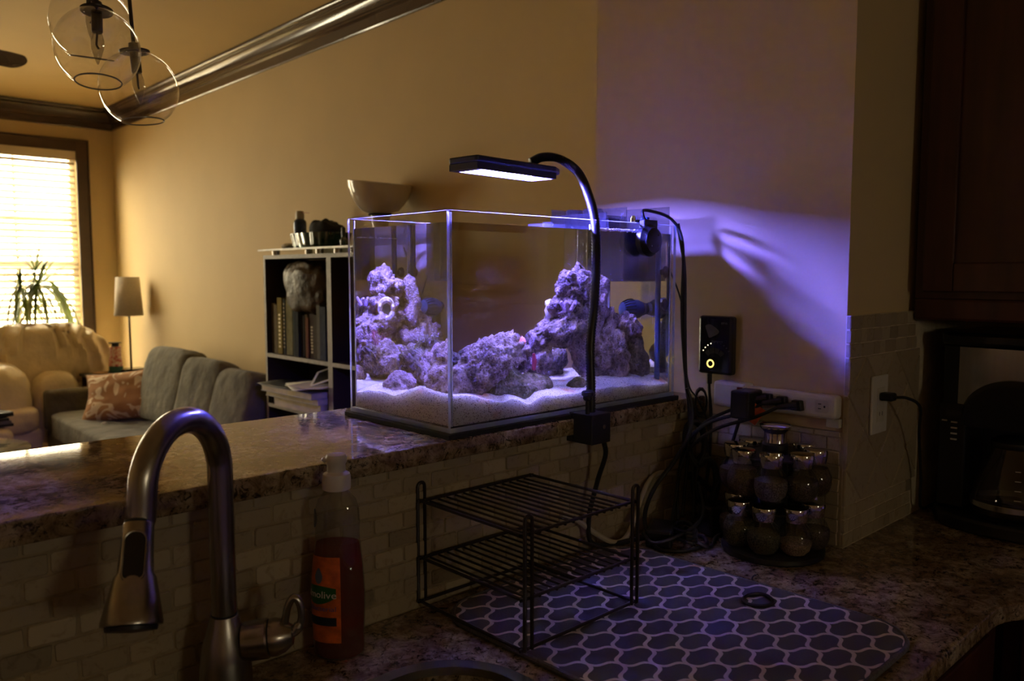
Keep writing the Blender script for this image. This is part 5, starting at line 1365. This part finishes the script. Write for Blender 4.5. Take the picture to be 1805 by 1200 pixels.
# patterned throw pillow
def pillowmat():
    m, nt, out = newmat('orange floral print'); N, L = nt.nodes.new, nt.links.new
    b = N('ShaderNodeBsdfPrincipled'); L(b.outputs[0], out.inputs[0]); b.inputs['Roughness'].default_value = .85
    tc = N('ShaderNodeTexCoord')
    nz = N('ShaderNodeTexNoise'); nz.inputs['Scale'].default_value = 6.0; nz.inputs['Detail'].default_value = 1; nz.inputs['Distortion'].default_value = 1.6
    L(tc.outputs['Object'], nz.inputs['Vector'])
    w = N('ShaderNodeMath'); w.operation = 'SINE'; k = N('ShaderNodeMath'); k.operation = 'MULTIPLY'; k.inputs[1].default_value = 22; L(nz.outputs['Fac'], k.inputs[0]); L(k.outputs[0], w.inputs[0])
    r = N('ShaderNodeValToRGB'); r.color_ramp.elements[0].position = .46; r.color_ramp.elements[0].color = (.34, .17, .07, 1); r.color_ramp.elements[1].position = .54; r.color_ramp.elements[1].color = (.62, .50, .34, 1)
    L(w.outputs[0], r.inputs[0]); L(r.outputs[0], b.inputs['Base Color']); return m
pc_ = Vector((1.84, 5.86, .600))
pm4 = Matrix.Translation(pc_) @ Matrix.Rotation(radians(44), 4, 'Z') @ Matrix.Rotation(radians(34), 4, 'Y') @ Matrix.Rotation(radians(-9), 4, 'X')
tp = thing('throw_pillow', 'orange and cream patterned pillow on the sofa', 'pillow', mat4=pm4)
def pil(u, v, s):
    a, b = 2 * u - 1, 2 * v - 1
    th = .085 * ((1 - a ** 4) * (1 - b ** 4)) ** .5 if abs(a) < 1 and abs(b) < 1 else 0
    pin = 1 - .06 * (1 - a * a) * abs(b) ** 3 - 0
    f = 1 + .10 * (abs(a * b)) ** 2
    return Vector((s * (th + .008 * noise.noise(Vector((a * 3, b * 3, 2)))), a * .27 * f * (1 - .07 * (1 - b * b)), b * .185 * f * (1 - .07 * (1 - a * a))))
obj('cover', MB().grid(lambda u, v: pil(u, v, 1), 30, 30).grid(lambda u, v: pil(u, v, -1), 30, 30), pillowmat(), tp, local=True)
bord = [(k / 20, 0) for k in range(20)] + [(1, k / 20) for k in range(20)] + [(1 - k / 20, 1) for k in range(20)] + [(0, 1 - k / 20) for k in range(20)]
obj('piping', MB().tube([pil(u, v, 1) for u, v in bord], .004, 6, closed=True), pm('brown piping', (.20, .10, .05), .8), tp, local=True)
# blanket and earphones on the seat
bl = AZ(385, 738, .46)
def blank(u, v):
    a, b = u - .5, v - .5
    return Vector((bl.x + a * .42, bl.y + b * .75, .462 + .05 * (abs(noise.noise(Vector((a * 5, b * 5, 4)))) + .9 * max(0, .25 - a * a - b * b) * 2) + .03 * noise.noise(Vector((a * 14, b * 14, 1)))))
o = tag(obj('throw_blanket', MB().grid(blank, 40, 40), pm('taupe knit', (.24, .19, .14), .95, var=.2, vs=60)), 'crumpled taupe blanket on the sofa seat', 'blanket')
o.modifiers.new('s', 'SOLIDIFY').thickness = .006
ep = AZ(184, 748, .462)
t = thing('earphones', 'small earphones with thin wire on the sofa seat', 'earphones', ep)
obj('bud', MB().ell(ep + Vector((0, 0, .008)), .018, .012, .008), m_white, t)
obj('wire', MB().tube(cr([ep + Vector((0, 0, .006)), ep + Vector((.05, -.02, .004)), ep + Vector((.10, -.10, .006)), ep + Vector((.17, -.12, .004))], 6), .0022, 6), m_rubber, t)

# ---- cream leather loveseat below the window
m_leather = pm('cream leather', (.74, .63, .44), .36, var=.08, vs=6, bump=.7, bs=9, dist=.03, coat=.15)
lv = thing('leather_loveseat', 'puffy cream leather loveseat below the window', 'loveseat', (1.2, 7.0, 0))
def crease(q, d):
    # vertical gathers fanning out from a button
    g = .034 * sin(d.x * 30 + 5 * noise.noise(Vector((d.x * 2, d.z * 2, 1)))) * max(0, d.z + .3)
    q.y += g * (1 if d.y < 0 else .3)
    for bx, bz in ((-.52, -.35), (.45, -.35)):
        r2 = (d.x - bx) ** 2 * 5 + (d.z - bz) ** 2 * 3
        if d.y < 0: q.y += .08 * math.exp(-r2 * 10) + .014 * math.exp(-r2 * 1.5) * sin(9 * atan2(d.z - bz, d.x - bx))
    if d.z > 0: q.z -= .10 * max(0, abs(d.x) - .25) ** 1.6
    return q
obj('backrest', puff(1.02, 2.07, 6.80, 7.09, .36, 1.065, e=.55, seg=120, rings=48, wr=.03, wf=4, seed=9, tuft=crease), m_leather, lv)
obj('seat', puff(.80, 1.46, 6.40, 6.95, .30, .50, e=.4, seg=48, rings=20, wr=.03, wf=5, seed=5), m_leather, lv)
obj('base', MB().box(.80, 1.46, 6.44, 7.05, .05, .34), m_leather, lv, bev=.03)
obj('armrest', puff(.90, 1.43, 6.46, 6.92, .22, .79, e=.6, seg=40, rings=24, wr=.06, wf=5, seed=7), m_leather, lv)
obj('armrest', puff(1.47, 1.78, 6.63, 6.92, .15, .70, e=.55, seg=40, rings=24, wr=.09, wf=6, seed=8), m_leather, lv)

# ---- end table with lamp and sweets
ETZ = .675
et = thing('end_table', 'small dark end table in the room corner', 'table', (2.05, 6.70, 0))
obj('top', MB().box(1.80, 2.27, 6.615, 6.785, ETZ - .022, ETZ), m_black, et, smooth=False, bev=.003)
for x in (1.83, 2.24):
    for yy in (6.635, 6.765):
        obj('leg', MB().box(x - .015, x + .015, yy - .015, yy + .015, 0, ETZ - .0222), m_casing, et, smooth=False)
obj('drawer', MB().box(1.85, 2.22, 6.63, 6.77, ETZ - .13, ETZ - .0223), pm('tan wood', (.45, .28, .12), .5), et, smooth=False)
lb_ = AZ(232, 655, ETZ); lb_ = Vector((AY(232, 655, 6.70).x, 6.70, ETZ))
m_sock0 = pm('bronze lamp pole', (.10, .075, .05), .35, .6)
lp_ = thing('table_lamp', 'slim lamp with a tapered off-white fabric shade', 'lamp', lb_)
zs0, zs1 = AY(230, 556, 6.70).z, AY(230, 488, 6.70).z
obj('base', MB().box(lb_.x - .10, lb_.x + .09, 6.63, 6.77, ETZ + .0003, ETZ + .018), m_blackg, lp_, smooth=False, bev=.004)
obj('pole', MB().tube([(lb_.x, 6.70, ETZ + .018), (lb_.x - .005, 6.70, zs1 - .02)], .0085, 12), m_sock0, lp_)
m_shade = pm('off white lamp shade', (.55, .49, .40), .9, var=.05, vs=60, bump=.2, bs=300)
shd = obj('shade', MB().lathe([(.106, zs0), (.086, zs1)], (lb_.x - .004, 6.70, 0), 36, cap=False), m_shade, lp_)
shd.modifiers.new('s', 'SOLIDIFY').thickness = .003
obj('shade_ring', MB().lathe([(.0, zs1 - .012), (.012, zs1 - .012), (.012, zs1 - .008), (0, zs1 - .008)], (lb_.x - .004, 6.70, 0), 16), m_steel, lp_)
cj = Vector((AY(205, 655, 6.68).x, 6.68, ETZ))
sw = thing('sweets_jar', 'clear jar of red and white sweets on the end table', 'jar', cj)
m_sweet = pm('red white wrapped sweets', (.62, .06, .05), .35, var=.1, vs=55, col2=(.75, .68, .62))
obj('sweets', MB().lathe([(.044, .04), (.052, .05), (.050, .09), (.040, .13), (.040, .20)], cj, 20).warp(lambda v: v + Vector((.008 * noise.noise(v * 40), .008 * noise.noise(v * 41), 0))), m_sweet, sw)
obj('base_band', MB().lathe([(.045, .0003), (.050, .004), (.050, .048)], cj, 20), pm('teal label', (.03, .12, .12), .4), sw)
obj('lid', MB().lathe([(.026, .20), (.026, .225), (.046, .226), (.046, .232), (.0, .234)], cj, 20), m_black, sw)
tag(obj('coaster', MB().lathe([(.055, 0), (.055, .006), (0, .006)], Vector((AZ(178, 658, ETZ).x, 6.68, ETZ + .0003)), 24), pm('cork coaster', (.40, .24, .12), .8)), 'round tan coaster at the end table edge', 'coaster')

# ---- dracaena in front of the window
m_leaf = pm('dracaena leaf', (.11, .17, .04), .5, var=.4, vs=12, col2=(.20, .27, .06))
m_stem = pm('dracaena stem', (.20, .15, .09), .8, var=.3, vs=50, bump=.4, bs=80)
PY = 7.20
root = Vector((1.30, 7.24, 0))
pl = thing('dracaena_plant', 'drooping dracaena plant in front of the blind', 'plant', root)
obj('pot', MB().lathe([(.07, .0), (.09, .12), (.10, .20), (.105, .20), (.105, .22), (.09, .22), (.085, .19), (0, .19)], root, 28), pm('terracotta', (.35, .16, .08), .8), pl)
heads = [(AY(66, 503, PY), 54, 1.1), (AY(36, 505, PY + .02), 40, .95), (AY(62, 478, PY + .03), 18, .9)]
rr = random.Random(11)
for hi, (h_, nl, sc) in enumerate(heads):
    b0 = root + Vector((.01 * hi, 0, .18)); obj('stem', MB().tube(cr([b0, b0.lerp(h_, .5) + Vector((-.06 + .05 * hi, .02, 0)), h_], 8), [.011 - .004 * k / 16 for k in range(17)], 8), m_stem, pl)
    for k in range(nl):
        a = rr.uniform(0, 6.28); up = rr.uniform(-.3, 1.0) if hi != 2 else rr.uniform(.6, 1.3); ln = rr.uniform(.26, .46) * sc * (.62 if up > .6 else 1)
        d = Vector((cos(a), .28 * sin(a) - .2, up)).normalized()
        pts = []
        for q in range(9):
            t_ = q / 8
            pts.append(h_ + d * ln * t_ * (1 - .35 * t_ * (1 if up < .6 else .2)) + Vector((0, 0, -ln * (1.15 if up < .6 else .15) * t_ ** 2)))
        wv = d.cross(Vector((0, 0, 1))); wv = wv.normalized() if wv.length > .05 else Vector((1, 0, 0))
        wv = (wv + Vector((.5, 0, 0))).normalized()
        mbl = MB(); vs2 = []
        for q, p_ in enumerate(pts):
            w_ = .0120 * sc * (sin(pi * min(.98, .12 + .86 * q / 8)) ** .7)
            vs2 += [p_ - wv * w_, p_ + Vector((0, .003, -.002)), p_ + wv * w_]
        mbl.add(vs2, [f for q in range(8) for f in ((q * 3, q * 3 + 1, q * 3 + 4, q * 3 + 3), (q * 3 + 1, q * 3 + 2, q * 3 + 5, q * 3 + 4))])
        obj('leaf', mbl, m_leaf, pl)
for a, b, c in (((66, 535), (85, 575), (100, 595)), ((80, 520), (105, 560), (124, 592))):
    obj('hanging_stem', MB().tube(cr([AY(*a, PY - .02), AY(*b, PY - .03), AY(*c, PY - .03)], 6), .005, 7), m_stem, pl)

# ---- coffee table, ottoman, laptop
ctc = Vector((.72, 5.52, 0))
ctb = thing('coffee_table', 'round glass coffee table reflecting the window', 'table', ctc)
obj('glass_top', MB().lathe([(0, .408), (.448, .408), (.455, .412), (.455, .418), (.448, .422), (0, .422)], ctc, 64), clear('table glass', (.55, .62, .58), f0=.10, haze=.12, hazecol=(.6, .6, .55)), ctb)
for k in range(3):
    a = .4 + k * 2.094
    obj('leg', MB().tube([ctc + Vector((.30 * cos(a), .30 * sin(a), 0)), ctc + Vector((.22 * cos(a), .22 * sin(a), .4075))], .016, 12), m_steel, ctb)
oc = Vector((1.00, 6.12, 0))
tag(obj('ottoman', puff(.72, 1.20, 5.98, 6.36, .04, .44, e=.3, seg=40, rings=20, wr=.03, wf=5, seed=4), m_leather), 'cream leather ottoman beside the coffee table', 'ottoman')
lpt = thing('laptop', 'black laptop lying on the ottoman', 'laptop', mat4=Matrix.Translation((1.02, 6.16, .505)) @ Matrix.Rotation(.25, 4, 'Z'))
obj('shell', MB().box(-.17, .17, -.12, .12, 0, .018), m_black, lpt, smooth=False, local=True, bev=.004)
obj('lid', MB().box(-.17, .17, -.12, .12, .0185, .028), m_black, lpt, smooth=False, local=True, bev=.004)
mg = thing('magazine_stack', 'dark magazines stacked under the laptop', 'magazines', mat4=Matrix.Translation((1.03, 6.15, .446)) @ Matrix.Rotation(.05, 4, 'Z'))
for k in range(3):
    obj('magazine', MB().box(-.16 + .01 * k, .165 - .012 * k, -.12, .12, .019 * k, .019 * k + .017), m_black if k != 1 else pm('grey magazine', (.12, .12, .12), .4), mg, smooth=False, local=True)

# ---- ceiling fan, one blade tip in view
tip = AZ(45, 112, 2.46)
fdir = (AZ(-60, 88, 2.46) - tip); fdir.z = 0; fdir.normalize()
fc = tip + fdir * .66
fan = thing('ceiling_fan', 'dark ceiling fan with one blade tip in view', 'ceiling fan', (fc.x, fc.y, CEIL))
m_blade = pm('dark glossy blade', (.07, .045, .03), .22, var=.2, vs=8, coat=.4)
obj('down_rod', MB().lathe([(.06, CEIL - .0005), (.055, CEIL - .04), (.014, CEIL - .05), (.014, 2.56)], (fc.x, fc.y, 0), 20), m_steel, fan)
obj('motor', MB().lathe([(.03, 2.56), (.10, 2.545), (.115, 2.51), (.10, 2.455), (.05, 2.44), (0, 2.435)], (fc.x, fc.y, 0), 32), m_steel, fan)
b0a = atan2(-fdir.y, -fdir.x)
for k in range(4):
    a = b0a + 2 * pi * k / 4
    mm = Matrix.Translation((fc.x, fc.y, 2.46)) @ Matrix.Rotation(a, 4, 'Z') @ Matrix.Rotation(radians(-20), 4, 'X')
    outl = [(.16, -.045), (.56, -.062)] + [(.60 + .062 * cos(radians(q)) * .97, .062 * sin(radians(q))) for q in range(-75, 76, 15)] + [(.56, .062), (.16, .045)]
    bl_ = obj('blade', MB().prism(outl, -.003, .003, mm), m_blade, fan, smooth=False)
    obj('blade_arm', MB().box(.09, .22, -.02, .02, -.010, -.0031, m=mm), m_steel, bl_, smooth=False)

# ---- glass globe pendant cluster
m_sock = pm('dark bronze', (.055, .045, .040), .35, .7, var=.1)
gl_ = [(AD(172, 86, 1.62), .0800), (AD(245, 157, 1.74), .0800), (AD(161, 42, 1.86), .0880)]
hub = (gl_[0][0] + gl_[1][0] + gl_[2][0]) / 3; hub.z = CEIL; hub += Vector((-.01, .0, 0))
pd = thing('globe_pendant', 'cluster pendant of three clear glass globes, unlit', 'pendant light', hub)
obj('canopy', MB().lathe([(.0, CEIL - .035), (.09, CEIL - .034), (.10, CEIL - .028), (.10, CEIL - .0005)], (hub.x, hub.y, 0), 36), m_sock, pd)
m_bulb = clear('bulb glass', (.78, .77, .74), f0=.08, haze=.03)
m_rim = pm('glass rim', (.22, .21, .18), .15, var=.1, spec=.8)
for k, (gc, gr) in enumerate(gl_):
    top = Vector((hub.x + (gc.x - hub.x) * .25, hub.y + (gc.y - hub.y) * .25, CEIL - .034))
    axd = (top - gc); axd.x *= 1.5; axd.y *= 1.5; axd.normalize()
    q = axd.to_track_quat('Z', 'Y').to_matrix()
    pr2 = [(gr * cos(radians(a)), gr * sin(radians(a))) for a in range(-58, 79, 6)]
    go = obj('glass_globe', MB().lathe(pr2, gc, 48, m=q, cap=False), m_globe, pd)
    obj('rim', MB().tube([gc + q @ Vector((pr2[0][0] * cos(2 * pi * w_ / 40), pr2[0][0] * sin(2 * pi * w_ / 40), pr2[0][1])) for w_ in range(40)], .0016, 6, closed=True), m_rim, go)
    obj('cap_plate', MB().lathe([(.0, gr * .96), (.030, gr * .955), (.031, gr * 1.0), (.012, gr * 1.02), (.010, gr * 1.2), (.006, gr * 1.22)], gc, 28, m=q), m_sock, pd)
    sk = obj('socket', MB().lathe([(.0095, gr * .42), (.0105, gr * .45), (.0105, gr * .955)], gc, 20, m=q), m_sock, pd)
    obj('bulb', MB().lathe([(.0085, gr * .42), (.0125, gr * .22), (.0120, gr * .02), (.0070, -gr * .22), (.0015, -gr * .40), (0, -gr * .41)], gc, 20, m=q), m_bulb, sk)
    obj('filament', MB().tube([gc + q @ Vector((0, 0, gr * .4)), gc + q @ Vector((.002, 0, gr * .1)), gc + q @ Vector((-.002, 0, 0))], .0022, 6), m_sock, sk)
    obj('rod', MB().tube([gc + axd * gr * 1.2, top], .0042, 8), m_sock, pd)
